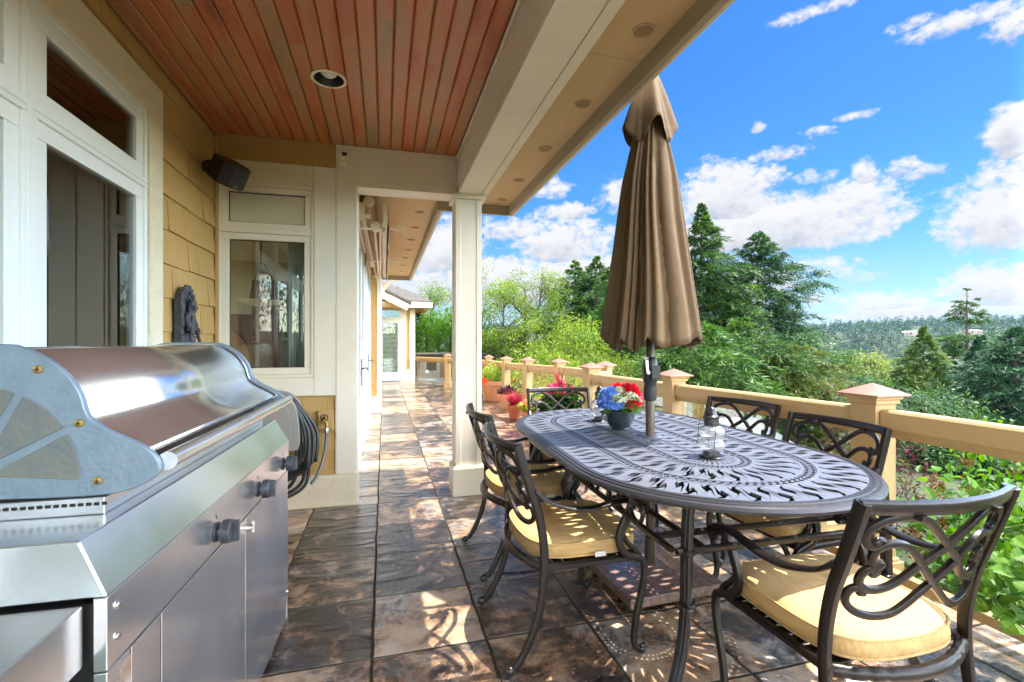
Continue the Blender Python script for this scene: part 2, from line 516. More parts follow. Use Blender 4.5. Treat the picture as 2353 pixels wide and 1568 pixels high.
    h1 = nd(nt, 'ShaderNodeMath', operation='MULTIPLY_ADD'); h1.inputs[1].default_value = .45
    h0 = nd(nt, 'ShaderNodeMath', operation='MULTIPLY'); h0.inputs[1].default_value = 1.9; L.new(n2.outputs['Fac'], h0.inputs[0])
    L.new(n3.outputs['Fac'], h1.inputs[0]); L.new(h0.outputs[0], h1.inputs[2])
    h2 = nd(nt, 'ShaderNodeMath', operation='MULTIPLY_ADD'); h2.inputs[1].default_value = 1.5
    L.new(joint.outputs[0], h2.inputs[0]); L.new(h1.outputs[0], h2.inputs[2])
    bp = nd(nt, 'ShaderNodeBump'); bp.inputs['Strength'].default_value = 1.0; bp.inputs['Distance'].default_value = .011
    L.new(h2.outputs[0], bp.inputs['Height']); L.new(bp.outputs[0], b.inputs['Normal']); L.new(bp.outputs[0], b.inputs['Coat Normal'])
    return m
M['floor'] = floor_mat()

# ================================================================== patio floor
RAILX = 2.42
deck_edge = [(-1.3, -4), (2.56, -4), (2.56, 5.33), (2.95, 5.75), (2.93, 7.3), (2.7, 8.3), (2.52, 9.3), (2.5, 10.9), (1.85, 13.15), (1.05, 15.1), (1.05, 15.3), (-1.3, 15.3)]
fb = MB()
fb.prism([(p[0], p[1]) for p in deck_edge], lambda u, v, w: (u, v, w), -.25, 0)
tag(fb.build('patio_floor', M['floor']), kind='structure')

# ================================================================== house
house = thing('house', 'ochre shingled house with cream trim, white windows and a cedar lined porch roof', 'house', (-1.0, 3.9, 0))
HL = Vector(house.location)
class HB(MB):
    def build(s, name, m, parent=None, **k):
        s.v = [(x - HL.x, y - HL.y, z - HL.z) for x, y, z in s.v]
        return MB.build(s, name, m, parent if parent is not None else house, **k)

def shingles(mb, fn, u0, u1, z0, z1, phase=0.0, course=.19, wr=(.1, .3)):
    """fn(u, out, z) -> point.  Overlapping tapered shingles, butt end proud."""
    k0 = math.floor((z0 - phase) / course)
    z = phase + k0 * course
    while z < z1 - .005:
        zb, zt = max(z, z0), min(z + course, z1)
        u = u0
        while u < u1 - 1e-4:
            w = random.uniform(*wr)
            e = min(u + w, u1)
            if u1 - e < .05: e = u1
            j = random.uniform(-.003, .003)
            zz = zb + (random.uniform(-.003, .003) if zb > z0 else 0)
            ob, ot = .016 + random.uniform(-.002, .003), .004 + (.016 - .004) * 0
            g = .0012
            vs = [fn(u + g, 0, zz), fn(e - g, 0, zz), fn(e - g, 0, zt), fn(u + g, 0, zt),
                  fn(u + g, ob + j, zz), fn(e - g, ob + j, zz), fn(e - g, ot, zt), fn(u + g, ot, zt)]
            mb.add(vs, [(0, 3, 2, 1), (4, 5, 6, 7), (0, 1, 5, 4), (2, 3, 7, 6), (0, 4, 7, 3), (1, 2, 6, 5)])
            u = e
        z += course

WX = -1.185         # sheathing of the left wall; shingle butts reach -1.167
ZC = 2.75
# --- left wall (solid parts round the openings)
b = HB()
b.box(WX - .14, WX, 2.93, 3.98, 0, 2.86)
b.box(WX - .14, WX, -4, 2.93, 2.578, 2.86)
b.box(WX - .14, WX, -4, 2.93, 0, .62)
b.build('wall', M['siding'])
b = HB()
shingles(b, lambda u, o, z: (WX + o, u, z), 2.931, 3.838, .05, 2.747, phase=2.062)
shingles(b, lambda u, o, z: (WX + o, u, z), -2, 2.931, 2.58, 2.747, phase=2.062)
shingles(b, lambda u, o, z: (WX + o, u, z), -2, 2.931, .05, .618, phase=2.062)
b.build('wall_shingles', M['siding'])

def casing(mb, x0, x1, rects):
    for (y0, y1, z0, z1) in rects:
        mb.box(x0, x1, y0, y1, z0, z1)

# --- big window group on the left wall (runs on behind the camera)
W1 = HB()
casing(W1, WX - .02, -1.140, [(2.782, 2.93, .62, 2.578), (-2.2, 2.781, 2.421, 2.577), (-2.2, 2.781, .62, .70)])
win = W1.build('window', M['roughtrim'], bevel=.004)
def frame(parent, x0, x1, y0, y1, z0, z1, t, mname='vinyl', name='sash'):
    m = HB()
    m.box(x0, x1, y0, y1, z0, z0 + t); m.box(x0, x1, y0, y1, z1 - t, z1)
    m.box(x0, x1 - .0015, y0, y0 + t, z0 + t, z1 - t); m.box(x0, x1 - .0015, y1 - t, y1, z0 + t, z1 - t)
    return m.build(name, M[mname], parent, bevel=.003)
def pane(parent, mb, mname='glass'):
    return mb.build('pane', M[mname], parent)
units = [(1.98, 2.781), (1.13, 1.95), (.28, 1.10), (-.57, .25), (-1.42, -.60)]
fr = HB()
for (y0, y1) in units:
    fr.box(-1.19, -1.150, y1 - .0, y1 + .03, .70, 2.421) if y1 < 2.7 else None
fr.build('mullion', M['vinyl'], win, bevel=.003)
for (y0, y1) in units:
    # outer jamb lip
    frame(win, -1.19, -1.150, y0, y1, 2.040, 2.421, .022, name='frame')
    frame(win, -1.19, -1.150, y0, y1, .70, 2.0385, .022, name='frame')
    frame(win, -1.19, -1.160, y0 + .022, y1 - .022, 2.062, 2.399, .062)
    frame(win, -1.19, -1.160, y0 + .022, y1 - .022, .722, 2.016, .062)
    p = HB(); p.box(-1.183, -1.177, y0 + .08, y1 - .08, 2.12, 2.34); pane(win, p)
    p = HB(); p.box(-1.183, -1.177, y0 + .08, y1 - .08, .78, 1.957); pane(win, p)

# --- end wall (faces the camera)
EY = 3.86
b = HB()
b.box(-1.325, -.52, EY, EY + .14, 2.43, 2.86)
b.box(-1.325, -.52, EY, EY + .14, 0, .97)
b.box(-.519, -.24, EY, EY + .14, 0, 2.86)
b.build('wall', M['siding'])
b = HB()
shingles(b, lambda u, o, z: (u, EY - o, z), -1.166, -.357, 2.567, 2.747, phase=2.652, wr=(.1, .22))
b.build('wall_shingles', M['siding'])
b = HB()
shingles(b, lambda u, o, z: (u, EY - o, z), -1.166, -.364, .236, .834, phase=.266, course=.15, wr=(.1, .2))
b.build('wall_shingles', M['siding'])
b = HB()
b.box(-1.166, -.513, 3.832, EY, 2.414, 2.565)                # rough header
b.build('window_header', M['roughtrim'], bevel=.004)
b = HB()
b.box(-.512, -.3555, 3.834, EY + .01, .836, 2.5655)            # window side board
b.box(-.355, -.221, 3.830, EY + .01, .236, 2.746)              # corner board
b.box(-.362, -.3553, 3.8325, EY + .01, .236, .835)
b.box(-1.166, -.513, 3.836, EY + .01, .838, .975)             # apron under the window
b.build('trim_boards', M['trim'], bevel=.004)
b = HB()
b.box(-1.166, -.214, 3.815, EY, 0, .222); b.box(-1.166, -.214, 3.822, EY, .222, .234)
b.build('base_board', M['roughtrim'], bevel=.003)
b = HB()
b.box(-.2205, -.202, EY + .012, 4.115, .0, 2.745)
b.box(-.2205, -.190, 3.8155, EY + .0115, 0, .233)
b.box(-.2215, -.204, 3.831, EY + .0118, .236, 2.744)
b.build('corner_board', M['trim'], bevel=.003)
b = HB(); b.box(-1.168, -1.152, 3.82, 3.859, .235, 2.748); b.build('inside_corner_trim', M['siding'])
W2 = HB()
W2.box(-1.152, -.513, 3.838, 3.90, 2.383, 2.413); W2.box(-1.152, -.513, 3.838, 3.90, .976, 1.003)
W2.box(-1.152, -1.135, 3.8395, 3.90, 1.003, 2.383); W2.box(-.534, -.513, 3.8395, 3.90, 1.003, 2.383)
W2.box(-1.135, -.534, 3.837, 3.90, 2.040, 2.074)
win2 = W2.build('window', M['trim'], bevel=.003)
def frameY(parent, x0, x1, z0, z1, t, y0, y1):
    m = HB()
    m.box(x0, x1, y0, y1, z0, z0 + t); m.box(x0, x1, y0, y1, z1 - t, z1)
    m.box(x0, x0 + t, y0 + .0015, y1, z0 + t, z1 - t); m.box(x1 - t, x1, y0 + .0015, y1, z0 + t, z1 - t)
    return m.build('sash', M['trim'], parent, bevel=.003)
frameY(win2, -1.134, -.535, 2.076, 2.382, .042, 3.848, 3.89)
frameY(win2, -1.134, -.535, 1.004, 2.038, .047, 3.848, 3.89)
g = HB()
for (x0, x1, z0, z1) in ((-1.091, -.578, 2.119, 2.339), (-1.086, -.583, 1.052, 1.990)):
    for r in ((x0, x0 + .004, z0, z1), (x1 - .004, x1, z0, z1), (x0 + .004, x1 - .004, z1 - .005, z1), (x0 + .004, x1 - .004, z0, z0 + .004)):
        g.box(r[0], r[1], 3.862, 3.872, r[2], r[3])
g.build('gasket', M['black'], win2)
p = HB(); p.box(-1.091, -.578, 3.866, 3.871, 2.119, 2.339); pane(win2, p, 'clearglass')
p = HB(); p.box(-1.086, -.583, 3.866, 3.871, 1.052, 1.990); pane(win2, p)
# frosted blind behind the small upper pane
b = HB(); b.box(-1.09, -.58, 3.8735, 3.876, 2.11, 2.35); b.build('blind', mat('pale_blind', (.93, .90, .72), .8), win2)

# --- cedar ceiling boards
b = HB()
x = -1.166
while x < .574 - .01:
    x1 = min(x + .0865, .574)
    prof = [(x + .0005, 2.7585), (x + .004, 2.7505), (x + .010, 2.746), (x1 - .010, 2.746), (x1 - .004, 2.7505), (x1 - .0005, 2.7585), (x1 - .0005, 2.772), (x + .0005, 2.772)]
    ys = [-4.0]
    while ys[-1] < 3.84: ys.append(ys[-1] + random.uniform(2.2, 4.5))
    ys[-1] = 3.84
    for ya, yb in zip(ys[:-1], ys[1:]):
        if yb - ya > .05: b.prism(prof, lambda u, v, w: (u, w, v), ya, yb - .001)
    x += .0865
b.build('cedar_ceiling', M['cedar'])
b = HB(); b.box(-1.166, .574, -4, 3.84, 2.773, 2.80); b.build('ceiling_deck', M['dark'])
b = HB(); b.box(-1.1655, -1.140, -4, 3.838, 2.726, 2.7455); b.build('ceiling_trim', M['cedar'], bevel=.004)

# --- beams and porch column
b = HB()
b.box(.575, .585, -4, 3.798, 2.452, 2.72); b.box(.562, .5745, -4, 3.826, 2.722, 2.7455)
b.box(.585, .80, -4, 3.798, 2.445, 2.80)
b.box(.574, .752, -4, 3.798, 2.437, 2.4448); b.box(.760, .812, -4, 3.798, 2.437, 2.4448)
b.build('beam', M['trim'], bevel=.002)
b = HB()
b.box(-.22, .5745, 3.842, 4.03, 2.462, 2.80); b.box(-.2195, .5615, 3.828, 3.8415, 2.718, 2.7455)
b.box(-.22, .572, 3.8335, 3.8415, 2.437, 2.498); b.box(-.22, .572, 3.8338, 3.8415, 2.5005, 2.7165)
b.box(-.22, .572, 3.8418, 4.006, 2.437, 2.4615); b.box(-.22, .572, 4.012, 4.04, 2.437, 2.4615)
b.build('cross_beam', M['trim'], bevel=.002)
colm = HB()
cx0, cx1, cy0, cy1 = .555, .768, 3.815, 4.022
colm.box(cx0 + .006, cx1 - .006, cy0 + .006, cy1 - .006, .235, 2.42)
for (x0, x1) in ((cx0, cx0 + .042), (cx1 - .042, cx1)):
    for (y0, y1) in ((cy0, cy0 + .042), (cy1 - .042, cy1)):
        colm.box(x0, x1, y0, y1, .236, 2.40)
column = colm.build('porch_column', M['trim'], bevel=.002)
b = HB(); b.box(.530, .790, 3.790, 4.045, 0, .222); b.box(.537, .783, 3.797, 4.038, .2225, .235)
b.build('plinth', M['trim'], column, bevel=.003)
b = HB(); b.box(.530, .800, 3.785, 4.05, 2.402, 2.4365); b.build('capital', M['trim'], column, bevel=.002)
b = HB(); b.box(.60, .80, 3.80, 4.04, 2.4375, 2.80); b.build('beam_end', M['trim'])

# --- soffits, fascia, roof
ZS = 2.60
b = HB()
b.box(.813, 1.198, -4, 4.598, ZS, ZS + .012)
b.box(.4905, .8125, 4.0405, 4.598, ZS, ZS + .012)
b.box(-.25, .490, 4.0405, 10.08, ZS, ZS + .0121)
b.build('soffit', M['soffit'])
b = HB()
for yy in (2.05, 4.49):
    b.box(.814, 1.197, yy, yy + .004, ZS - .0006, ZS + .001)
for yy in (4.6, 7.05):
    b.box(-.2, .488, yy, yy + .004, ZS - .0006, ZS + .001)
b.build('soffit_joint', M['fascia'])
b = HB()
b.box(1.199, 1.235, -4, 4.634, 2.512, 2.80)
b.box(.527, 1.1985, 4.599, 4.634, 2.512, 2.80)
b.box(.491, .526, 4.599, 10.115, 2.512, 2.80)
b.box(-.25, .4905, 10.081, 10.1145, 2.512, 2.80)
b.build('fascia', M['fascia'], bevel=.002)
b = HB()
b.box(1.2355, 1.262, -4, 4.663, 2.516, 2.80); b.box(.5555, 1.2352, 4.6345, 4.663, 2.516, 2.80); b.box(.5265, .555, 4.6347, 10.14, 2.516, 2.80)
b.build('gutter', M['gutter'], bevel=.004)
b = HB()
def roof_quad(m, p, q, r, s, th=.05):
    m.add([p, q, r, s] + [(a[0], a[1], a[2] + th) for a in (p, q, r, s)], [(0, 3, 2, 1), (4, 5, 6, 7), (0, 1, 5, 4), (1, 2, 6, 5), (2, 3, 7, 6), (3, 0, 4, 7)])
roof_quad(b, (1.265, -4.2, 2.802), (1.265, 4.665, 2.802), (-3.5, 4.665, 4.6), (-3.5, -4.2, 4.6))
roof_quad(b, (.557, 4.667, 2.804), (.557, 10.15, 2.804), (-4.2, 10.15, 4.6), (-4.2, 4.667, 4.6))
b.build('roof', M['slate'])

# round louvred soffit vents
def vent_at(x, y, r=.05):
    v = HB()
    ring = [(r, 0), (r, -.006), (r * .86, -.006), (r * .82, -.001)]
    v.lathe(ring, (x, y, ZS), 24, cap=False)
    o = v.build('soffit_vent', M['soffit'], smooth=40)
    s = HB(); s.lathe([(r * .83, -.0015), (r * .83, -.0009)], (x, y, ZS), 24); s.build('vent_screen', M['dark'], o)
    l = HB()
    for k in range(-4, 5):
        xx = x + k * r * .19
        h = math.sqrt(max(0, (r * .82) ** 2 - (k * r * .19) ** 2))
        if h > .008: l.box(xx - r * .038, xx + r * .038, y - h, y + h, ZS - .0065, ZS - .002)
    l.build('louvre', M['soffit'], o)
for y in (1.184, 1.844, 2.502, 3.155, 3.827, 4.485 - .09):
    vent_at(1.087, y)
for i, y in enumerate((5.04, 5.741, 6.46, 7.171, 7.898, 8.656, 9.418)):
    vent_at(.356 - .006 * i, y)

# --- long door wall beyond the porch (X = -.25)
b = HB()
b.box(-.42, -.252, 4.116, 8.55, 2.35, 2.80)
b.box(-.42, -.252, 4.0, 4.36, 0, 2.35); b.box(-.42, -.252, 6.22, 6.5, 0, 2.35); b.box(-.42, -.252, 8.36, 8.55, 0, 2.35)
b.build('wall', M['siding'])
b = HB()
shingles(b, lambda u, o, z: (-.252 + o, u, z), 4.116, 4.30, .02, 2.59, phase=.13, course=.15)
shingles(b, lambda u, o, z: (-.252 + o, u, z), 4.30, 8.5, 2.42, 2.59, phase=.13, course=.15)
shingles(b, lambda u, o, z: (u, 8.56 - o, z), -.25, -.13, .30, 2.59, phase=.13, course=.19, wr=(.1, .14))
b.build('wall_shingles', M['siding'])
b = HB(); b.box(-.42, -.13, 8.561, 10.08, 0, 2.80); b.box(-.13, -.07, 8.58, 10.078, .02, 2.598); b.build('wall', M['siding'])
b = HB()
b.box(-.128, -.056, 8.54, 8.579, .30, 2.598); b.box(-.0685, -.052, 8.5795, 10.08, .0, 2.597)
b.build('corner_board', M['trim'], bevel=.003)
b = HB(); b.box(-.252, -.045, 8.515, 8.5395, 0, .285); b.box(-.252, -.05, 8.52, 8.5393, .2855, .298); b.build('base_board', M['trim'], bevel=.003)
def door(y0, y1, hinge):
    m = HB()
    m.box(-.27, -.222, y0 - .1, y0, 0, 2.45); m.box(-.27, -.222, y1, y1 + .1, 0, 2.45); m.box(-.27, -.222, y0, y1, 2.33, 2.45)
    fr = m.build('door_frame', M['vinyl'], bevel=.003)
    ym = (y0 + y1) / 2
    for (a, c) in ((y0 + .003, ym - .003), (ym + .003, y1 - .003)):
        d = HB()
        d.box(-.275, -.236, a, a + .11, .02, 2.325); d.box(-.275, -.236, c - .11, c, .02, 2.325)
        d.box(-.275, -.2365, a + .11, c - .11, .02, .26); d.box(-.275, -.2365, a + .11, c - .11, 2.2, 2.325)
        do = d.build('door', M['vinyl'], bevel=.003)
        p = HB(); p.box(-.262, -.257, a + .11, c - .11, .26, 2.2); pane(do, p)
        if hinge:
            hd = HB()
            hd.box(-.2355, -.229, ym - .075, ym - .035, .78, 1.06)
            hd.sweep(crom([(-.229, ym - .055, .96), (-.185, ym - .055, .965), (-.172, ym - .08, .96), (-.17, ym - .16, .955)], 5), .009, .007)
            hd.build('door_handle', M['iron'], do, smooth=40)
            hinge = False
door(4.46, 6.12, True); door(6.6, 8.26, True)

# --- wing at the far end, facing us
WY = 15.2
b = HB()
b.box(-1.6, -.2, WY, WY + .2, 0, 2.6); b.box(-.2, .56, WY, WY + .2, 2.24, 2.6); b.box(.56, .9, WY + .001, WY + .2, 0, 2.6)
b.box(.71, .9, WY + .2, WY + 5, 0, 2.6)
b.build('wing_wall', M['siding'])
b = HB()
b.box(.52, .66, WY - .03, WY, 0, 2.249); b.box(.76, .93, WY - .03, WY, 0, 2.249); b.box(.655, .765, WY - .025, WY, .0, .36)
b.box(-.2, .52, WY - .028, WY, 1.915, 1.965)
b.box(-.25, .93, WY - .04, WY, 2.25, 2.33)
b.build('trim_boards', M['trim'], bevel=.004)
b = HB()
b.box(-.2, -.06, WY - .02, WY + .03, .02, 1.91); b.box(.40, .518, WY - .02, WY + .03, .02, 1.91); b.box(-.06, .40, WY - .02, WY + .03, .02, .28); b.box(-.06, .40, WY - .02, WY + .03, 1.81, 1.91)
d = b.build('door', M['vinyl'], bevel=.003)
b = HB(); b.box(-.06, .40, WY + .0, WY + .006, .28, 1.81); pane(d, b)
b = HB()
for k in range(38):
    z = .30 + k * .04
    b.box(-.06, .40, WY + .035, WY + .06, z, z + .024)
b.build('blind', mat('white_slatted_blind', (.62, .64, .62), .6), d)
b = HB(); b.box(-.16, .50, WY - .02, WY + .03, 1.966, 1.99); b.box(-.16, .50, WY - .02, WY + .03, 2.20, 2.235); b.box(-.16, -.12, WY - .019, WY + .03, 1.99, 2.20); b.box(.46, .5, WY - .019, WY + .03, 1.99, 2.20)
d = b.build('window', M['vinyl'], bevel=.003)
b = HB(); b.box(-.12, .46, WY, WY + .006, 1.99, 2.20); pane(d, b)
# wing eave and tiled hip roof
b = HB()
b.box(-1.0, 1.28, WY - .62, WY - .041, 2.332, 2.345); b.box(.931, 1.28, WY - .04, WY + 5, 2.332, 2.3451)
b.build('soffit', M['soffit'])
b = HB()
b.box(-.55, 1.40, WY - .72, WY - .6205, 2.25, 2.42); b.box(1.2805, 1.401, WY - .62, WY + 5, 2.25, 2.42)
b.build('gutter', M['trim'], bevel=.01)
b = HB()
for r in range(7):
    for c in range(14):
        z0 = 2.425 + r * .13; yy = WY - .70 + r * .26
        xr = 1.40 - r * .26
        x0 = xr - (c + 1) * .24; x1 = xr - c * .24 - .006
        if x0 < -2: continue
        roof_quad(b, (x0, yy, z0 + .01), (x1, yy, z0 + .01), (x1 - (.26 if c == 0 else 0), yy + .30, z0 + .16), (x0, yy + .30, z0 + .16), .03)
roof_quad(b, (1.40, WY - .70, 2.425), (1.40, WY + 5, 2.425), (-.42, WY + 5, 3.32), (-.42, WY + 1.1, 3.32), .03)
b.build('wing_roof', M['slate'])
# curved knee brace and gable board under the far eave
b = HB()
b.sweep(crom([(-.10, 10.6, 2.05), (-.08, 10.62, 2.25), (.02, 10.64, 2.44), (.20, 10.66, 2.58), (.36, 10.67, 2.62)], 5), .05, .045, ref=(0, 1, 0), n=8, sq=.5)
b.box(-.16, -.06, 10.55, 10.7, 1.95, 2.75); b.box(-.16, .42, 10.57, 10.69, 2.63, 2.75)
b.build('knee_brace', M['trim'], bevel=.003)
b = HB()
b.prism([(-.9, 2.38), (-.02, 2.38), (.62, 2.06), (.56, 1.90), (-.1, 2.22), (-.9, 2.22)], lambda u, v, w: (u, w, v + .12), 12.3, 12.36)
b.build('barge_board', M['trim'])
b = HB(); roof_quad(b, (-.02, 12.25, 2.51), (.66, 12.25, 2.19), (.66, 14.6, 2.19), (-.02, 14.6, 2.51), .05); b.build('gable_roof', M['slate'])
b = HB(); b.box(-1.5, -.30, 10.0801, 15.19, 0, 2.85); b.build('wall', M['siding'])

# --- rooms behind the glass
b = HB()
b.box(-5.6, -5.5, -4, 10, 0, .3); b.box(-5.6, -5.5, -4, 10, 2.7, 2.8)
for yy in (-4, -1.2, 1.6, 4.4, 7.2, 9.6): b.box(-5.6, -5.5, yy, yy + .3, .3, 2.7)
b.box(-5.5, -1.33, -4.1, -4, 0, .4); b.box(-5.5, -1.33, -4.1, -4, 2.65, 2.8); b.box(-5.5, -.43, 10.0, 10.08, 0, 2.8)  # unseen outer walls left open, shaped to let daylight into the rooms
b.box(-5.5, -3.6, 2.2, 2.32, 0, 2.8)
b.build('interior_wall', M['dullwall'])
b = HB(); b.box(-5.5, -1.33, -4, 10, .0, .02); b.box(-1.329, -.43, 4.001, 10, .0, .0201); b.build('interior_floor', M['intdark'])
b = HB(); b.box(-5.5, -1.326, -4, 10, 2.76, 2.80); b.box(-1.3255, -.43, 4.001, 10, 2.76, 2.8001); b.build('interior_ceiling', M['dullwall'])
b = HB(); b.box(-2.6, -2.45, 2.9, 3.1, .02, 2.75); b.box(-2.45, -1.9, 2.9, 2.95, 2.1, 2.2); b.build('interior_post', mat('pale_interior_trim', (.5, .48, .4), .6))
# ================================================================== dining table
TC = (1.378, 2.248)
TABZ = .74
table = thing('dining_table', 'long oval cast metal patio table with a pierced basket weave top', 'table', (TC[0], TC[1], 0), math.radians(88))
SPN = .47
def stad(s, r):
    """s in [0,1) round the racetrack (spine half length SPN), r = distance from the spine"""
    # fixed parameter shares: straights 0.24 each, caps 0.26 each
    s %= 1.0
    r *= .955
    if s < .24:
        return (-SPN + 2 * SPN * s / .24, -r)
    if s < .5:
        a = -PI / 2 + PI * (s - .24) / .26
        return (SPN + r * math.cos(a), r * math.sin(a))
    if s < .74:
        return (SPN - 2 * SPN * (s - .5) / .24, r)
    a = PI / 2 + PI * (s - .74) / .26
    return (-SPN + r * math.cos(a), r * math.sin(a))
tt = MB()
ZT, ZB = TABZ, TABZ - .011
def cell(s0, s1, r0, r1, hole, zt=ZT, zb=ZB):
    """one piece of the top between two rays and two racetracks with a four-sided hole"""
    c = [(s0, r0), (s1, r0), (s1, r1), (s0, r1)]
    h = [(s0 + (s1 - s0) * u, r0 + (r1 - r0) * v) for u, v in hole]
    top = [(*stad(*p), zt) for p in c + h]
    bot = [(*stad(*p), zb) for p in c + h]
    fs = []
    for i in range(4):
        j = (i + 1) % 4
        fs += [(i, j, 4 + i), (j, 4 + j, 4 + i)]
    vs = top + bot
    F = [f for f in fs] + [tuple(8 + q for q in reversed(f)) for f in fs]
    for i in range(4):
        j = (i + 1) % 4
        F.append((4 + i, 4 + j, 12 + j, 12 + i))
    tt.add(vs, F)
def solid(r0, r1, n=104, zt=ZT, zb=ZB):
    for i in range(n):
        s0, s1 = i / n, (i + 1) / n
        q = [(*stad(s0, r0), zt), (*stad(s1, r0), zt), (*stad(s1, r1), zt), (*stad(s0, r1), zt)]
        w = [(x, y, zb) for x, y, _ in q]
        tt.add(q + w, [(0, 1, 2, 3), (7, 6, 5, 4), (0, 4, 5, 1), (2, 6, 7, 3)])
def weave(r0, r1, n, rows, du, dv, skew, phase=0.0):
    for k in range(rows):
        a, c = r0 + (r1 - r0) * k / rows, r0 + (r1 - r0) * (k + 1) / rows
        for i in range(n):
            o = phase + (.5 if k % 2 else 0)
            s0, s1 = (i + o) / n, (i + 1 + o) / n
            cell(s0, s1, a, c, [(.5 - du + skew, .5 - dv * .25), (.5 + skew * .3, .5 - dv), (.5 + du - skew, .5 + dv * .25), (.5 - skew * .3, .5 + dv)])
def rays(r0, r1, n, phase=0.0):
    # long diamonds pointing outward, alternately nearer the inner and the outer edge of the band
    for i in range(n):
        c = .34 if i % 2 else .66
        cell((i + phase) / n, (i + 1 + phase) / n, r0, r1, [(.13, c), (.5, c - .29), (.87, c), (.5, c + .29)])
def chain(r0, r1, n):
    for k in range(2):
        a, c = r0 + (r1 - r0) * k / 2, r0 + (r1 - r0) * (k + 1) / 2
        for i in range(n):
            o = .5 * k
            cell((i + o) / n, (i + 1 + o) / n, a, c, [(.08, .5), (.5, .04), (.92, .5), (.5, .96)], ZT - .001, ZB + .001)
# centre medallion (rays), chain, weave, chain, weave, rim
weave(.004, .125, 52, 1, .26, .40, 0.0)
solid(.125, .135)
chain(.135, .182, 92)
solid(.182, .192, zt=ZT + .0015)
rays(.192, .365, 88)
solid(.365, .375, zt=ZT + .0015)
chain(.375, .422, 156)
solid(.422, .432, zt=ZT + .0015)
rays(.432, .592, 124)
tt.build('tabletop', M['skysheen'], table)
rim = MB()
prof = [(.592, .7405), (.604, .7405), (.606, .743), (.618, .743), (.620, .739), (.632, .739), (.634, .734), (.645, .731), (.651, .722), (.650, .713), (.640, .708), (.612, .706), (.600, .712), (.592, .7285)]
n = 104
for r, z in prof:
    for i in range(n):
        rim.v.append((*stad(i / n, r), z))
for j in range(len(prof)):
    j2 = (j + 1) % len(prof)
    for i in range(n):
        k = (i + 1) % n
        rim.f.append((j * n + i, j * n + k, j2 * n + k, j2 * n + i))
rim.build('rim', mat('dark_cast_rim', (.045, .045, .052), .36, .3, bump=(80, .1)), table, smooth=30)
hub = MB()
hub.lathe([(.027, -.012), (.027, .003), (.055, .004), (.058, .001), (.058, -.014)], (.0195, .0, TABZ + .001), 28, cap=False)
hub_o = hub.build('umbrella_collar', M['skysheen'], table, smooth=40)
# legs: fluted, splayed, with a knuckle ring and scroll foot
def table_leg(sx, sy):
    m = MB()
    bx, by = .93 * sx, .405 * sy
    d = Vector((sx * .35, sy * .94, 0)).normalized()
    prof = [(-.012, .715), (-.004, .62), (.0, .50), (.002, .42), (.006, .36), (.022, .27), (.058, .17), (.105, .08), (.145, .035)]
    side = Vector((-d.y, d.x, 0))
    for off in (-.011, 0, .011):
        m.sweep(crom([(bx + d.x * q + side.x * off, by + d.y * q + side.y * off, z) for q, z in prof], 5), .010, .016 if off == 0 else .013, ref=side, n=8, sq=1)
    m.lathe([(.016, -.018), (.026, -.012), (.023, -.006), (.029, 0), (.023, .006), (.026, .012), (.016, .018)], (bx - d.x * .006, by - d.y * .006, .40), 16)
    m.lathe([(.016, -.014), (.027, -.006), (.027, .006), (.016, .014)], (bx - d.x * .004, by - d.y * .004, .57), 16)
    f = (bx + d.x * .145, by + d.y * .145, .022)
    m.ball(f, .021, (1, 1, 1))
    m.build('leg', M['bronze'], table, smooth=40)
for sx in (-1, 1):
    for sy in (-1, 1):
        table_leg(sx, sy)
ap = MB()
for sy in (-1, 1):
    for y in (.445, .335):
        ap.sweep([(-.91, y * sy, .572), (.91, y * sy, .572)], .011, .011, ref=(0, 1, 0))
for sx in (-1, 1):
    for x in (.93, .80):
        ap.sweep([(x * sx, -.44, .572), (x * sx, .44, .572)], .011, .011, ref=(1, 0, 0))
for k in (-.45, .45):
    ap.sweep([(k, -.44, .59), (k, .44, .59)], .011, .011, ref=(1, 0, 0))
for sx in (-1, 1):
    for sy in (-1, 1):
        ap.sweep([(.42 * sx, .44 * sy, .58), (.42 * sx, .44 * sy, .712)], .011, .011, ref=(0, 1, 0))
ap.build('apron', M['bronze'], table, smooth=40)
def scroll_pts(cx, cz, s, fl=1):
    P = [(.0, .13), (.045, .10), (.055, .045), (.02, .005), (-.03, .012), (-.045, .05), (-.02, .075), (.008, .062)]
    return [(cx + fl * s * x, cz + s * z) for x, z in P]
for sy in (-1, 1):
    for cx in (-.62, -.22, .22, .62):
            sc = MB()
            for fl in (-1, 1):
              for y in (.445,):
                sc.sweep(crom([(x, y * sy, z) for x, z in scroll_pts(cx + fl * .055, .575, 1.0, -fl)], 4), .008, .008, ref=(0, 1, 0), n=6)
            sc.sweep([(cx, .44 * sy, .60), (cx, .44 * sy, .712)], .008, .008, ref=(0, 1, 0), n=6); sc.sweep([(cx - .056, .445 * sy, .705), (cx + .056, .445 * sy, .705)], .008, .008, ref=(0, 1, 0), n=6)
            sc.build('apron_scroll', M['bronze'], table, smooth=40)

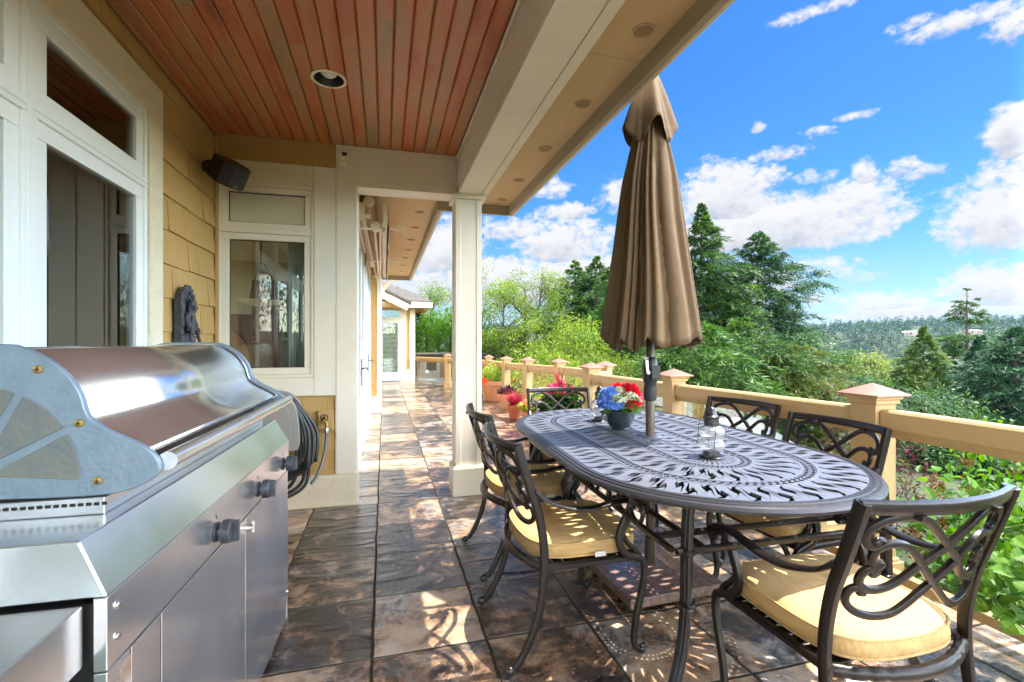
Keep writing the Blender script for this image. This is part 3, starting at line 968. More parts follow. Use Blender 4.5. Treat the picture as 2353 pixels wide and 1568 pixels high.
# ================================================================== chair
BK = [(.040, .860), (.061, .79), (.09, .70), (.12, .61), (.138, .527), (.146, .455), (.147, .395), (.140, .306), (.127, .225), (.10, .145), (.062, .069), (.030, .026)]
def back_x(z):
    for (x0, z0), (x1, z1) in zip(BK[:-1], BK[1:]):
        if z1 <= z <= z0:
            return x0 + (x1 - x0) * (z0 - z) / (z0 - z1)
    return BK[0][0] if z > BK[0][1] else BK[-1][0]
def back_pt(u, z):
    return Vector((back_x(z) - .052 * (1 - min(1, (u / .25) ** 2)), u, z))
def back_norm(u, z):
    e = .004
    a = back_pt(u + e, z) - back_pt(u - e, z)
    c = back_pt(u, z + e) - back_pt(u, z - e)
    return a.cross(c).normalized()
LATTICE = [[(205, 548), (222, 535), (212, 560), (178, 574), (145, 552), (130, 505), (148, 452), (205, 402), (285, 377), (365, 375), (440, 397), (520, 457), (600, 530), (665, 588), (740, 650), (830, 720),
            (895, 797), (960, 852), (1025, 879), (1085, 880), (1140, 848), (1155, 795), (1137, 745), (1102, 730), (1075, 745), (1085, 768), (1100, 757)]]
def build_chair(label):
    t = thing('patio_chair', label, 'chair', (0, 0, 0))
    B = M['bronze']
    for s in (-1, 1):
        m = MB()
        pts = [(x, s * (.252 - .006 * min(1, max(0, (z - .4) / .3)) * 0), z) for x, z in BK]
        m.sweep(crom(pts, 5), .0135, .019, ref=(0, 1, 0), n=10, taper=lambda q: 1.0 - .28 * q, sq=.6)
        m.ball((.012, s * .252, .021), .019, (1.15, .85, 1))
        m.build('leg', B, t, smooth=40)
        # arm
        a = [(.108, s * .252, .685), (.149, s * .256, .648), (.203, s * .262, .623), (.27, s * .268, .607), (.338, s * .272, .605), (.40, s * .274, .614), (.46, s * .275, .623), (.515, s * .275, .624), (.556, s * .275, .612), (.572, s * .275, .590), (.562, s * .275, .571), (.545, s * .275, .575)]
        m = MB()
        m.sweep(crom(a, 5), .0185, .0085, ref=(0, 1, 0), n=10, sq=.7)
        m.sweep([(.553, s * .252, .590), (.553, s * .298, .590)], .013, .013, ref=(1, 0, 0), n=12, sq=1)
        m.build('arm', B, t, smooth=40)
        # front leg with the looped arm support above it
        m = MB()
        L = [(.524, .608), (.510, .592), (.489, .555), (.463, .503), (.457, .455), (.480, .410), (.530, .388), (.560, .372), (.569, .335), (.566, .29), (.553, .235), (.538, .177), (.526, .115), (.522, .070), (.527, .034), (.545, .016)]
        m.sweep(crom([(x, s * .262, z) for x, z in L], 5), .0135, .0155, ref=(0, 1, 0), n=10, sq=.65, taper=lambda q: 1 - .18 * q)
        L2 = [(.500, .575), (.503, .535), (.478, .49), (.497, .447), (.535, .412), (.552, .386)]
        m.sweep(crom([(x, s * .250, z) for x, z in L2], 5), .010, .011, ref=(0, 1, 0), n=8)
        m.lathe([(.014, -.012), (.021, -.007), (.0195, 0), (.021, .007), (.014, .012)], (.492, s * .258, .560), 14, axis=(.4, 0, .9))
        m.ball((.556, s * .262, .019), .019, (1, .9, 1))
        m.ball((.566, s * .262, .030), .012)
        m.build('leg', B, t, smooth=40)
    # top rail
    m = MB()
    us = np.linspace(-.258, .258, 25)
    m.sweep([back_pt(u, .846) for u in us], .0185, .0105, ref=(-.28, 0, 1), n=10, sq=.5)
    m.build('top_rail', B, t, smooth=40)
    # strapwork back
    m = MB()
    for mirror in (1, -1):
        P = [Vector(((x - 665) * .000417 * mirror, .86 - .000417 * (y - 285), 0)) for x, y in LATTICE[0]]
        C3 = crom(P, 4)
        pts = [back_pt(p.x, p.y) for p in C3]
        m.sweep(pts, .0085, .0108, ref=lambda q, p: back_norm(p.y, p.z) * 1.0, n=8, sq=.6)
        for (x, y) in ((207, 550), (1097, 752)):
            u, z = (x - 665) * .000417 * mirror, .86 - .000417 * (y - 285)
            m.ball(back_pt(u, z), .0150, (.7, 1, 1))
        P = [Vector(((x - 665) * .000417 * mirror, .86 - .000417 * (y - 285), 0)) for x, y in
             [(248, 702), (262, 690), (265, 712), (230, 708), (205, 655), (215, 597), (270, 561), (335, 560), (400, 585), (460, 640), (530, 717), (595, 785), (665, 852), (740, 917), (815, 985), (890, 1043), (965, 1065), (1045, 1064), (1125, 1038), (1182, 990), (1200, 935), (1185, 888), (1152, 866), (1118, 882), (1108, 905), (1125, 892)]]
        C3 = crom(P, 4)
        m.sweep([back_pt(p.x, p.y) for p in C3], .0085, .0102, ref=lambda q, p: back_norm(p.y, p.z), n=8, sq=.6)
        for (x, y) in ((253, 704), (1123, 892)):
            u, z = (x - 665) * .000417 * mirror, .86 - .000417 * (y - 285)
            m.ball(back_pt(u, z), .0140, (.7, 1, 1))
    for s in (-1, 1):
        u = s * (365 - 665) * .000417
        m.sweep([back_pt(u, .822), back_pt(u, .835)], .012, .02, ref=(0, 1, 0))
    m.build('lattice_back', B, t, smooth=40)
    # seat frame: side and front bars, bowed and ribbed back roll, straps
    m = MB()
    for s in (-1, 1):
        m.sweep([(.13, s * .243, .385), (.545, s * .255, .385)], .013, .013, ref=(0, 1, 0), sq=.6)
    m.sweep([(.535, -.255, .385), (.535, .255, .385)], .013, .013, ref=(1, 0, 0), sq=.6)
    bow = [(.150 - .075 * (1 - (u / .245) ** 2), u, .383) for u in np.linspace(-.245, .245, 46)]
    m.sweep(bow, .019, .017, ref=(0, 0, 1), n=10, sq=1, taper=lambda q: 1 - .16 * (abs(math.sin(q * PI * 11)) < .25))
    for k in range(8):
        x = .17 + k * .046
        m.sweep([(x, -.245, .387), (x, .245, .387)], .019, .003, ref=(1, 0, 0), sq=.4)
    m.build('seat_frame', B, t, smooth=40)
    # cushion
    def outline(g):
        pts = []
        for i in range(72):
            a = 2 * PI * i / 72
            ca, sa = math.cos(a), math.sin(a)
            nx = 5.0
            r = (abs(ca) ** nx + abs(sa) ** nx) ** (-1 / nx)
            x, y = ca * r, sa * r
            hw = .234 if x > 0 else .234 - .018 * x * x
            if x < 0 : x -= .10 * (1 - y * y) * (-x)
            pts.append((.352 + x * .225 * g, y * hw * g))
        return pts
    m = MB()
    rings = [(.30, .398), (.93, .398), (.975, .402), (1.0, .413), (1.012, .425), (1.014, .436), (1.008, .449), (.985, .459), (.95, .4655), (.84, .475), (.6, .485), (.3, .4895), (.02, .490)]
    vs = []
    for ri, (g, z) in enumerate(rings):
        for i, (x, y) in enumerate(outline(g)):
            wv = .0035 * math.sin(i * .9 + ri) * (1 if .405 < z < .47 else .4)
            vs.append((x + wv * .5, y + wv * .6, z + wv * .5))
    n = 72
    fs = [tuple(range(n - 1, -1, -1))]
    for j in range(len(rings) - 1):
        for i in range(n):
            k = (i + 1) % n
            fs.append((j * n + i, j * n + k, (j + 1) * n + k, (j + 1) * n + i))
    fs.append(tuple((len(rings) - 1) * n + i for i in range(n)))
    m.add(vs, fs)
    cu = m.build('cushion', M['cushion'], t, smooth=70)
    m = MB()
    for g, z in ((1.001, .4575), (1.001, .408)):
        m.sweep([(x, y, z) for x, y in outline(g)], .0042, .0042, ref=(0, 0, 1), n=6, closed=True)
    m.build('piping', M['cushion'], cu, smooth=60)
    m = MB(); m.box(.36, .405, -.2485, -.2455, .402, .422); m.build('care_tag', M['vinyl'], cu)
    return t
chair = build_chair('bronze chair nearest the grill, house side of the table, cushion under the pierced shadow')
placements = [
    ((.437, 1.958), 0.5, None),
    ((.478, 2.665), 1.5, 'bronze patio chair nearest the porch column, on the house side of the table'),
    ((1.372, .845), 89.2, 'nearest bronze chair, front right, its back to the camera and its cushion mostly sunlit'),
    ((1.385, 3.715), -96.5, 'bronze chair at the far end of the table in front of the flower pots'),
    ((2.300, 2.615), 191.0, 'bronze chair on the railing side of the table, beyond the glass lantern'),
    ((2.200, 1.858), 181.0, 'bronze chair on the railing side in front of the nearest copper capped post'),
]
for i, ((x, y), a, lb) in enumerate(placements):
    o = chair if i == 0 else copy_tree(chair)
    o.location = (x, y, 0)
    o.rotation_euler = (0, 0, math.radians(a))
    if lb: o['label'] = lb
    o['group'] = 'patio chairs around the oval table'

# ================================================================== umbrella
um = thing('patio_umbrella', 'closed tan patio umbrella with a vent cap standing through the oval table', 'umbrella', (1.378, 2.268, 0))
m = MB()
m.lathe([(.0235, .062), (.0235, .99), (.0215, .995), (.0215, 2.62)], n=24)
pole = m.build('pole', M['pole'], um, smooth=40)
m = MB(); m.lathe([(.034, .060), (.034, .075), (.029, .078), (.029, .20), (.0238, .205)], n=24); m.build('base_tube', M['pole'], um, smooth=40)
m = MB()
m.lathe([(.024, .93), (.031, .935), (.033, 1.00), (.0305, 1.02), (.040, 1.045), (.042, 1.10), (.036, 1.15), (.026, 1.165)], n=24, fn=lambda a, z: 1 + (.05 * math.cos(a * 12) if .93 < z < 1.01 else 0))
m.box(-.02, .03, -.052, -.03, 1.05, 1.12)
cb = m.build('crank_housing', M['black'], um, smooth=40)
m = MB()
m.lathe([(.012, 0), (.014, .01), (.011, .022)], (-.030, -.036, 1.085), 14, axis=(-.6, -.8, 0))
m.sweep([(-.045, -.053, 1.08), (-.049, -.05, 1.12), (-.047, -.045, 1.16)], .007, .004, ref=(1, -.6, 0))
m.lathe([(.008, 0), (.011, .01), (.009, .03)], (-.047, -.047, 1.158), 12, axis=(-.6, -.75, 0))
m.build('crank_handle', M['chrome'], cb, smooth=40)
def lin(tab, z):
    for (z0, r0), (z1, r1) in zip(tab[:-1], tab[1:]):
        if z0 <= z <= z1:
            q = (z - z0) / (z1 - z0)
            return r0 + (r1 - r0) * q
    return tab[0][1] if z < tab[0][0] else tab[-1][1]
m = MB()
NA, NZ = 320, 46
RT = [(1.20, .274), (1.30, .256), (1.55, .220), (1.85, .180), (2.10, .145), (2.30, .100), (2.40, .078), (2.55, .05), (2.66, .03)]
fr_ = random.Random(3)
FA = [fr_.uniform(.6, 1.25) for _ in range(16)]
FO = [fr_.uniform(-.09, .09) for _ in range(16)]
def canopy_r(a, z):
    q = max(0, min(1, (2.62 - z) / 1.4))
    # eight deep pleats with a finer secondary fold; pleats lean as they fall
    a2 = a + .22 * math.sin(3 * a + 1.3) + .10 * (1 - q) * math.sin(z * 5 + a)
    k = a2 * 8 / (2 * PI)
    i = int(math.floor(k)) % 8
    f = k - math.floor(k)
    w1 = abs(math.sin(PI * (f + FO[i]))) ** .55
    w2 = .5 + .5 * math.cos(2 * PI * (3 * f) + FO[i + 8] * 20)
    dep = (.50 - .06 * q) * FA[i] * (1 - w1) + .20 * (1 - .4 * q) * w2 ** 1.5
    return lin(RT, z) * (1.03 - dep * .72)
vs = []
for j in range(NZ + 1):
    q = j / NZ
    for i in range(NA):
        a = 2 * PI * i / NA
        a2 = a + .22 * math.sin(3 * a + 1.3)
        f = (a2 * 8 / (2 * PI)) % 1
        zb = 1.285 - .070 * abs(math.cos(PI * f)) ** .8 - .018 * math.sin(a * 2 + .5)
        z = zb + (2.62 - zb) * q ** .95
        r = canopy_r(a, z)
        vs.append((r * math.cos(a) * 1.0, r * math.sin(a), z))
fs = [(j * NA + i, j * NA + (i + 1) % NA, (j + 1) * NA + (i + 1) % NA, (j + 1) * NA + i) for j in range(NZ) for i in range(NA)]
m.add(vs, fs)
can = m.build('canopy', M['canvas'], um, smooth=65)
so = can.modifiers.new('thick', 'SOLIDIFY'); so.thickness = .003; so.offset = -1
m = MB()
vs = []
NZ2 = 16
for j in range(NZ2 + 1):
    q = j / NZ2
    for i in range(NA):
        a = 2 * PI * i / NA
        pk = abs(math.cos(a * 2 + .55)) ** 3.0            # four flared corners
        zb = 2.345 - .05 * (1 - pk) + .05 * pk
        z = zb + (2.705 - zb) * q
        r = (.058 + .046 * pk) * (1 - q) ** .8 * (1 + .10 * math.sin(a * 13 + 3 * q) * (1 - pk) * (1 - q)) + .026 + .02 * (1 - q)
        if q > .96: r *= .55
        vs.append((r * math.cos(a), r * math.sin(a), z))
fs = [(j * NA + i, j * NA + (i + 1) % NA, (j + 1) * NA + (i + 1) % NA, (j + 1) * NA + i) for j in range(NZ2) for i in range(NA)]
fs.append(tuple(NZ2 * NA + i for i in range(NA)))
m.add(vs, fs)
vc = m.build('vent_cap', M['canvas'], um, smooth=65)
so = vc.modifiers.new('thick', 'SOLIDIFY'); so.thickness = .003; so.offset = -1
m = MB(); m.lathe([(.012, 2.70), (.02, 2.712), (.022, 2.73), (.014, 2.75)], n=14); m.build('finial', M['pole'], um, smooth=40)

base = MB()
base.box(-.262, .262, -.255, .255, .012, .060)
slab = tag(base.build('umbrella_base', M['granite'], bevel=.006), 'square reddish granite slab under the table holding the umbrella pole', 'umbrella base')
slab.location = (1.345, 2.225, 0); slab.rotation_euler = (0, 0, math.radians(2))
fe = MB()
for sx in (-1, 1):
    for sy in (-1, 1):
        fe.lathe([(.02, 0), (.024, .003), (.024, .011)], (sx * .2, sy * .2, 0), 12)
fe.build('foot', M['black'], slab)

# ================================================================== lanterns
def make_lantern():
    t = thing('glass_lantern', 'ribbed clear glass lantern with black cap standing nearer on the table', 'lantern')
    m = MB()
    m.lathe([(.052, 0), (.053, .003), (.049, .007), (.036, .010), (.034, .024), (.031, .026)], n=28)
    m.build('base', M['blackmetal'], t, smooth=40)
    m = MB()
    prof = []
    for i in range(41):
        q = i / 40
        z = .026 + q * .112
        r = .036 + .017 * abs(math.sin(q * 2 * PI)) ** .8 - (.004 if q > .9 else 0)
        prof.append((r + .0012 * math.sin(q * 2 * PI * 13), z))
    m.lathe(prof, n=36, cap=False)
    g = m.build('globe', M['lampglass'], t, smooth=80)
    m = MB()
    m.lathe([(.030, .136), (.031, .138), (.031, .172), (.035, .174), (.035, .178), (.024, .184), (.021, .190), (.021, .205), (.017, .214), (.008, .219), (.004, .222)], n=28)
    cap = m.build('cap', M['blackmetal'], t, smooth=40)
    m = MB()
    for r in range(4):
        for k in range(24):
            a = 2 * PI * (k + .5 * (r % 2)) / 24
            m.lathe([(.0016, 0), (.0016, .0008)], (.0309 * math.cos(a), .0309 * math.sin(a), .143 + r * .0075), 6, axis=(math.cos(a), math.sin(a), 0))
    m.build('vent_hole', M['chrome'], cap)
    m = MB()
    m.sweep([(.013 * math.cos(a), 0, .234 + .013 * math.sin(a)) for a in np.linspace(0, 2 * PI, 25)[:-1]], .0016, .0016, ref=(0, 1, 0), n=6, closed=True)
    m.build('ring', M['iron'], t, smooth=60)
    m = MB()
    m.sweep(crom([(-.034, 0, .172), (-.048, -.004, .165), (-.056, -.01, .13), (-.058, -.016, .09), (-.064, -.02, .07), (-.07, -.02, .075)], 5), .0014, .0014, n=6)
    m.sweep(crom([(.0, -.036, .172), (.004, -.056, .14), (.0, -.058, .08), (-.002, -.05, .02), (0, -.048, .006)], 5), .0013, .0013, ref=(1, 0, 0), n=6)
    m.sweep(crom([(.0, .036, .172), (.004, .056, .14), (.0, .058, .08), (-.002, .05, .02), (0, .048, .006)], 5), .0013, .0013, ref=(1, 0, 0), n=6)
    m.build('bail_wire', M['iron'], t, smooth=60)
    return t
lan = make_lantern()
lan.location = (1.386, 1.783, TABZ + .002); lan.rotation_euler = (0, 0, math.radians(-25))
l2 = copy_tree(lan); l2.location = (1.325, 2.775, TABZ + .002); l2.rotation_euler = (0, 0, math.radians(-10))
l2['label'] = 'ribbed clear glass lantern half hidden behind the blue hydrangea bowl'
for o in (lan, l2): o['group'] = 'glass lanterns on the table'

# ================================================================== flower bowl
bowl = thing('flower_bowl', 'dark glazed bowl of blue hydrangea and red flowers on the table', 'flowers', (1.318, 2.495, TABZ + .002), math.radians(12))
m = MB()
m.lathe([(.050, 0), (.054, .004), (.050, .009), (.066, .026), (.080, .055), (.086, .088), (.089, .094), (.089, .108), (.083, .108), (.081, .095), (.0, .09)], n=36, cap=False)
m.build('bowl', mat('dark_glazed_ceramic', (.018, .025, .032), .14, var=(9, (.05, .075, .09), .8), spec=.7), bowl, smooth=40)
def flowerhead(name, c, r, n, L, W, mt, sq=.85, jit=.35):
    d = unit(rng.normal(size=(n, 3))); d[:, 2] = np.abs(d[:, 2]) * 1.0 - .28 * (rng.random(n) < .5)
    d = unit(d)
    C = np.array(c) + d * r * (rng.random((n, 1)) * .25 + .72) * np.array([1, 1, sq])
    D = unit(d * .55 + rng.normal(size=(n, 3)) * .9)
    N = unit(d + rng.normal(size=(n, 3)) * jit)
    V = leaf_polys(C, D, N, L * (rng.random(n) * .5 + .75), W * (rng.random(n) * .5 + .75), .08)
    return polys_np(name, V, 4, mt, bowl)
blue = leaf_mat('hydrangea_blue', (.10, .24, .70), (.30, .48, .90), .3, c3=(.66, .76, .98), scale=30)
red = leaf_mat('carnation_red', (.55, .006, .012), (.85, .035, .03), .3, scale=30, c3=(.9, .12, .06))
pink = leaf_mat('carnation_crimson', (.6, .01, .07), (.8, .03, .16), .3, scale=30)
cream = leaf_mat('lace_cream', (.7, .72, .5), (.85, .85, .68), .3, scale=30)
green = leaf_mat('bouquet_leaf', (.05, .16, .02), (.12, .30, .04), .3, scale=8)
flowerhead('hydrangea', (-.062, .0, .150), .072, 1500, .024, .022, blue)
flowerhead('hydrangea', (-.030, .045, .185), .055, 700, .022, .02, blue)
flowerhead('carnation', (.038, -.028, .155), .062, 1500, .024, .017, red)
flowerhead('carnation', (.060, -.012, .205), .052, 1000, .024, .017, red)
flowerhead('carnation', (.105, .02, .165), .058, 1100, .024, .017, pink)
flowerhead('carnation', (.030, .05, .20), .055, 800, .024, .017, red)
def lace(c, r):
    n = 420
    d = unit(rng.normal(size=(n, 3))); d[:, 2] = np.abs(d[:, 2])
    C = np.array(c) + d * r * np.array([1, 1, .75])
    V = leaf_polys(C, unit(rng.normal(size=(n, 3))), d, .008 + rng.random(n) * .006, .007 + rng.random(n) * .005)
    polys_np('lace_flower', V, 4, cream, bowl)
lace((-.054, -.046, .168), .052); lace((.018, -.062, .178), .046); lace((.0, .0, .215), .03); lace((.07, -.062, .165), .026)
n = 60
a = rng.random(n) * 2 * PI
C = np.stack([.07 * np.cos(a), .07 * np.sin(a), .095 + .10 * rng.random(n)], 1)
D = np.stack([np.cos(a), np.sin(a), rng.normal(size=n) * .5], 1)
polys_np('foliage', leaf_broad(C, D, np.tile([0, 0, 1.], (n, 1)) + rng.normal(size=(n, 3)) * .3, .05 + .03 * rng.random(n), .03 + .012 * rng.random(n)), 5, green, bowl)
# ================================================================== grill (local x = out of the front panel, y = along it)
grill = thing('gas_grill', 'large stainless steel barbecue with blue grey cast ends and a long handle', 'grill', (-.459, .965, 0), math.radians(-2.1))
GL = 1.326
S = M['steel']
m = MB()
m.box(-.60, -.022, .004, GL - .004, .02, .80)
m.build('cabinet', M['black'], grill)  # black in place of steel, so the door gaps look shaded
m = MB()                                                # front skin: control panel, mitred ends
m.box(-.021, 0, 0, GL, .6835, .81)
m.box(-.021, 0, 0, .072, .10, .681)
m.build('control_panel', S, grill, bevel=.002)
m = MB()                                                # sloped console top and mitred sides
def tri(*p): m.add(p, [tuple(range(len(p)))])
A0, A1, B0, B1 = (0, 0, .8105), (0, GL, .8105), (-.050, .016, .905), (-.050, GL - .016, .905)
C0, C1, D0, D1 = (-.60, 0, .8105), (-.60, GL, .8105), (-.60, .016, .905), (-.60, GL - .016, .905)
m.add([A0, A1, B0, B1, C0, C1, D0, D1], [(0, 1, 3, 2), (0, 2, 6, 4), (1, 5, 7, 3), (2, 3, 7, 6), (4, 6, 7, 5), (0, 4, 5, 1)])
m.build('console', S, grill, bevel=.004)
# doors with thin dark reveals
def gdoor(y0, y1, latch):
    d = MB(); d.box(-.020, -.0006, y0 + .0032, y1 - .0032, .10, .6785)
    o = d.build('door', S, grill, bevel=.0012)
    if latch:
        h = MB()
        h.lathe([(.011, 0), (.012, .004), (.009, .016)], (-.001, latch, .640), 16, axis=(1, 0, 0))
        h.box(.012, .020, latch + .002, latch + .012, .622, .660)
        h.build('handle', M['chrome'], o, smooth=40)
gdoor(.074, .188, None); gdoor(.188, .733, None); gdoor(.733, GL - .012, .757)
m = MB(); m.box(-.59, -.05, .03, GL - .03, .0, .02); m.box(-.021, -.004, GL - .011, GL, .02, .682); m.box(-.022, -.006, .074, GL - .012, .03, .098)
m.build('kick_plate', S, grill)
for y, z in ((.030, .782), (.030, .727), (GL - .02, .70), (GL - .02, .15)):
    m = MB(); m.lathe([(.0075, 0), (.0065, .003), (.003, .005)], (0, y, z), 14, axis=(1, 0, 0)); m.build('rivet', M['chrome'], grill, smooth=40)
m = MB(); m.box(.0002, .0012, .036, .0725, .40, .668); m.build('rust_patch', M['rust'], grill)
# knobs
for y in (.487, .868, 1.222):
    k = MB()
    k.lathe([(.026, 0), (.026, .004), (.016, .006), (.016, .014), (.030, .015), (.032, .022), (.031, .038), (.028, .040)], (0.0005, y, .732), 24, axis=(1, 0, 0))
    k.box(.040, .056, y - .0075, y + .0075, .704, .760)
    o = k.build('knob', mat('knob_blue_black', (.075, .085, .10), .42, .2, var=(30, (.02, .022, .026), .8)), grill, bevel=.0015)
    p = MB(); p.lathe([(.003, 0), (.003, .0006)], (.0002, y, .775), 8, axis=(1, 0, 0)); p.box(.0002, .0008, y - .002, y + .002, .768, .775); p.build('pointer_mark', M['dark'], o)
# recessed deck strip with slots round the hood
m = MB(); m.box(-.56, -.085, .155, GL - .08, .9055, .939)
strip = m.build('hood_base', S, grill, bevel=.002)
m = MB(); m.box(-.50, -.112, .178, GL - .103, .940, 1.055); m.build('firebox_gap_shade', M['black'], grill)  # black box stands in for the shadow gap under the hood
m = MB()
for k in range(34):
    x = -.085 - k * .0135
    m.box(x - .0045, x + .0045, .1538, .1548, .924, .930)
m.build('slot', M['dark'], strip)
# cast end cheeks
CK = [(-.560, .944), (-.557, 1.0), (-.545, 1.12), (-.515, 1.205), (-.46, 1.238), (-.40, 1.245), (-.257, 1.244), (-.232, 1.240), (-.203, 1.227), (-.1745, 1.207), (-.149, 1.180), (-.130, 1.146), (-.1215, 1.113), (-.111, 1.095), (-.084, 1.073), (-.045, 1.051), (-.013, 1.030), (.003, 1.011), (.008, .992), (.003, .976), (-.017, .960), (-.049, .948), (-.080, .942), (-.149, .9405), (-.257, .944)]
CKS = [(p.x, p.y) for p in crom([(a, b_, 0) for a, b_ in CK[1:]], 4)]
CKS = [CK[0]] + CKS
for y0, y1 in ((.160, .176), (GL - .100, GL - .084)):
    m = MB()
    m.prism(CKS, lambda u, v, w: (u, w, v), y0, y1)
    ck = m.build('end_cheek', M['castalu'], grill, bevel=.0035)
    if y0 < .5:
        f = MB()
        fc = (-.31, .985)
        for a0, a1 in ((-3, 27), (31.5, 61), (65.5, 95), (99.5, 129), (133.5, 163)):
            arc = [math.radians(a0 + (a1 - a0) * q / 10) for q in range(11)]
            poly = [(fc[0] + .18 * math.cos(a), fc[1] + .18 * math.sin(a)) for a in arc]
            am = math.radians((a0 + a1) / 2)
            poly.append((fc[0] + .030 * math.cos(am), fc[1] + .030 * math.sin(am)))
            f.prism(poly, lambda u, v, w: (u, w, v), y0 - .0025, y0 - .0004)
        f.build('fan_inset', mat('stained_cast_inset', (.22, .215, .18), .65, .2, var=(14, (.14, .18, .21), .9), bump=(90, .25)), ck, bevel=.001)
        sc = MB()
        for u, v in ((-.199, 1.195), (-.131, 1.087), (-.099, .971)):
            sc.lathe([(.0085, 0), (.0080, .002), (.004, .0035)], (u, y0 - .0002, v), 14, axis=(0, -1, 0))
        so_ = sc.build('screw', M['brass'], ck, smooth=40)
        sc = MB()
        for u, v in ((-.199, 1.195), (-.131, 1.087), (-.099, .971)):
            sc.box(u - .004, u + .004, y0 - .0045, y0 - .0032, v - .0008, v + .0008); sc.box(u - .0008, u + .0008, y0 - .0046, y0 - .0033, v - .004, v + .004)
        sc.build('screw_slot', M['dark'], so_)
# hood sheet between the cheeks
HP = [(x - .012 if x > -.3 else x, z - .010) for x, z in CKS if z > .955 or x < -.5]
hp = []
for x, z in HP:
    if x > -.012 and z < 1.03: continue
    hp.append((x, z))
start = [p for p in hp]
m = MB()
outer = [p for p in start if not (p[1] < 1.0 and p[0] > -.45) and p[0] <= -.030]
outer.append((-.026, 1.020)); outer.append((-.038, 1.008))
ys = [.1765, GL - .1005]
n = len(outer)
vs = [(x, y, z) for y in ys for x, z in outer]
m.add(vs, [(i, i + 1, n + i + 1, n + i) for i in range(n - 1)])
hood = m.build('hood', M['hoodsteel'], grill, smooth=60)
so = hood.modifiers.new('thick', 'SOLIDIFY'); so.thickness = .003; so.offset = -1
for y0, y1 in ((.178, .190), (GL - .115, GL - .103)):
    m = MB()
    pts = [(x + .004, (y0 + y1) / 2, z + .002) for x, z in outer[4:]]
    m.sweep(pts, .007, .003, ref=(0, 1, 0), n=8)
    m.build('edge_band', M['hoodsteel'], hood, smooth=50)
m = MB()
m.sweep([(.016, .1765, 1.000), (.018, GL - .088, 1.000)], .0190, .0190, ref=(1, 0, 0), n=20, sq=1)
m.sweep([(.016, GL - .087, .998), (.010, GL - .070, .995)], .0185, .0185, ref=(1, 0, 0), n=20, sq=1)
m.build('handle', M['hoodsteel'], grill, smooth=40)
# fold-up side shelf at the near end
m = MB()
m.box(-.60, -.030, -.95, -.008, .70, .805)
m.build('side_shelf', S, grill, bevel=.003)
m = MB(); m.box(-.58, -.06, -.94, -.02, .45, .699); m.build('side_panel', mat('green_tinted_panel', (.06, .09, .07), .4), grill)

# ================================================================== hose reel and tap on the end wall
reel = thing('hose_reel', 'grey plastic hose reel with coiled black hose below the small window', 'hose reel', (-.705, 3.60, 0))
m = MB()
poly = [(p.x, p.y) for p in crom([(-.16, .50, 0), (.10, .50, 0), (.135, .52, 0), (.142, .58, 0), (.130, .74, 0), (.10, .83, 0), (.03, .885, 0), (-.08, .90, 0), (-.16, .90, 0)], 5)]
m.prism(poly, lambda u, v, w: (u, w, v), -.085, -.055)
m.prism(poly, lambda u, v, w: (u, w, v), .10, .13)
rb = m.build('reel_side', M['greyplastic'], reel, bevel=.008, seg=3)
m = MB()
m.prism([(x * .78 - .02, .70 + (z - .70) * .78) for x, z in poly], lambda u, v, w: (u, w, v), -.0905, -.0852)
m.box(.055, .09, -.090, -.0853, .815, .835)
m.build('raised_panel', M['greyplastic'], rb, bevel=.004)
m = MB(); m.box(.058, .087, -.0925, -.0902, .819, .831); m.build('latch_slot', M['dark'], rb)
m = MB(); m.sweep([(-.02, -.05, .70), (-.02, .10, .70)], .07, .07, n=20, ref=(1, 0, 0), sq=1); m.build('drum', M['greyplastic'], reel, smooth=40)
m = MB(); m.box(-.15, .02, .128, .215, .62, .80); m.build('wall_bracket', M['greyplastic'], reel)
m = MB()
hr = random.Random(5)
for k in range(11):
    ox, oy, dz = hr.uniform(-.05, .085), -.05 + k * .015, hr.uniform(-.07, .12)
    loop = [(-.15, .80), (-.02, .86), (.10, .80), (.155 + ox, .62), (.160 + ox, .42), (.13 + ox, .28 + dz), (.02, .205 + dz), (-.10, .21 + dz), (-.20, .34), (-.215, .6)]
    m.sweep(crom([(x, oy + hr.uniform(-.02, .02), z) for x, z in loop], 6, closed=True), .0118, .0118, ref=(0, 1, 0), n=10, sq=1, closed=True)
m.build('coiled_hose', M['hose'], reel, smooth=50)
tap = thing('garden_tap', 'brass garden tap on a shingle block with a flexible metal feed pipe', 'tap', (-.43, 3.842, .66))
m = MB(); m.box(-.052, .058, -.028, -.004, -.075, .065); m.build('mounting_block', M['siding'], tap, bevel=.004)
m = MB()
m.lathe([(.026, 0), (.026, .006), (.012, .010), (.012, .045), (.016, .05), (.016, .075), (.010, .08)], (0, -.029, 0), 16, axis=(0, -1, 0))
m.sweep(crom([(0, -.085, 0), (.014, -.092, -.02), (.016, -.094, -.055)], 4), .012, .012, n=10)
m.build('spout', M['brass'], tap, smooth=40)
m = MB(); m.sweep([(.026 * math.cos(a), -.105, .026 + .020 * math.sin(a)) for a in np.linspace(0, 2 * PI, 17)[:-1]], .004, .004, ref=(0, 1, 0), n=6, closed=True); m.sweep([(0, -.10, .0), (0, -.105, .03)], .004, .004); m.build('tap_handle', M['iron'], tap, smooth=50)
m = MB()
pp = crom([(.016, -.094, -.05), (.016, -.096, -.11), (.004, -.12, -.24), (-.03, -.17, -.36), (-.075, -.21, -.43)], 14)
m.sweep(pp, .0128, .0128, n=10, sq=1, taper=lambda q: 1.0 if q < .12 else (.88 + .12 * math.cos(q * 2 * PI * 26)))
m.build('feed_pipe', mat('flexible_pipe', (.16, .17, .18), .4, .5), tap, smooth=50)
m = MB(); m.lathe([(.014, -.02), (.016, -.01), (.016, .01), (.013, .02)], (.016, -.095, -.075), 14); m.build('hose_coupling', M['chrome'], tap, smooth=40)

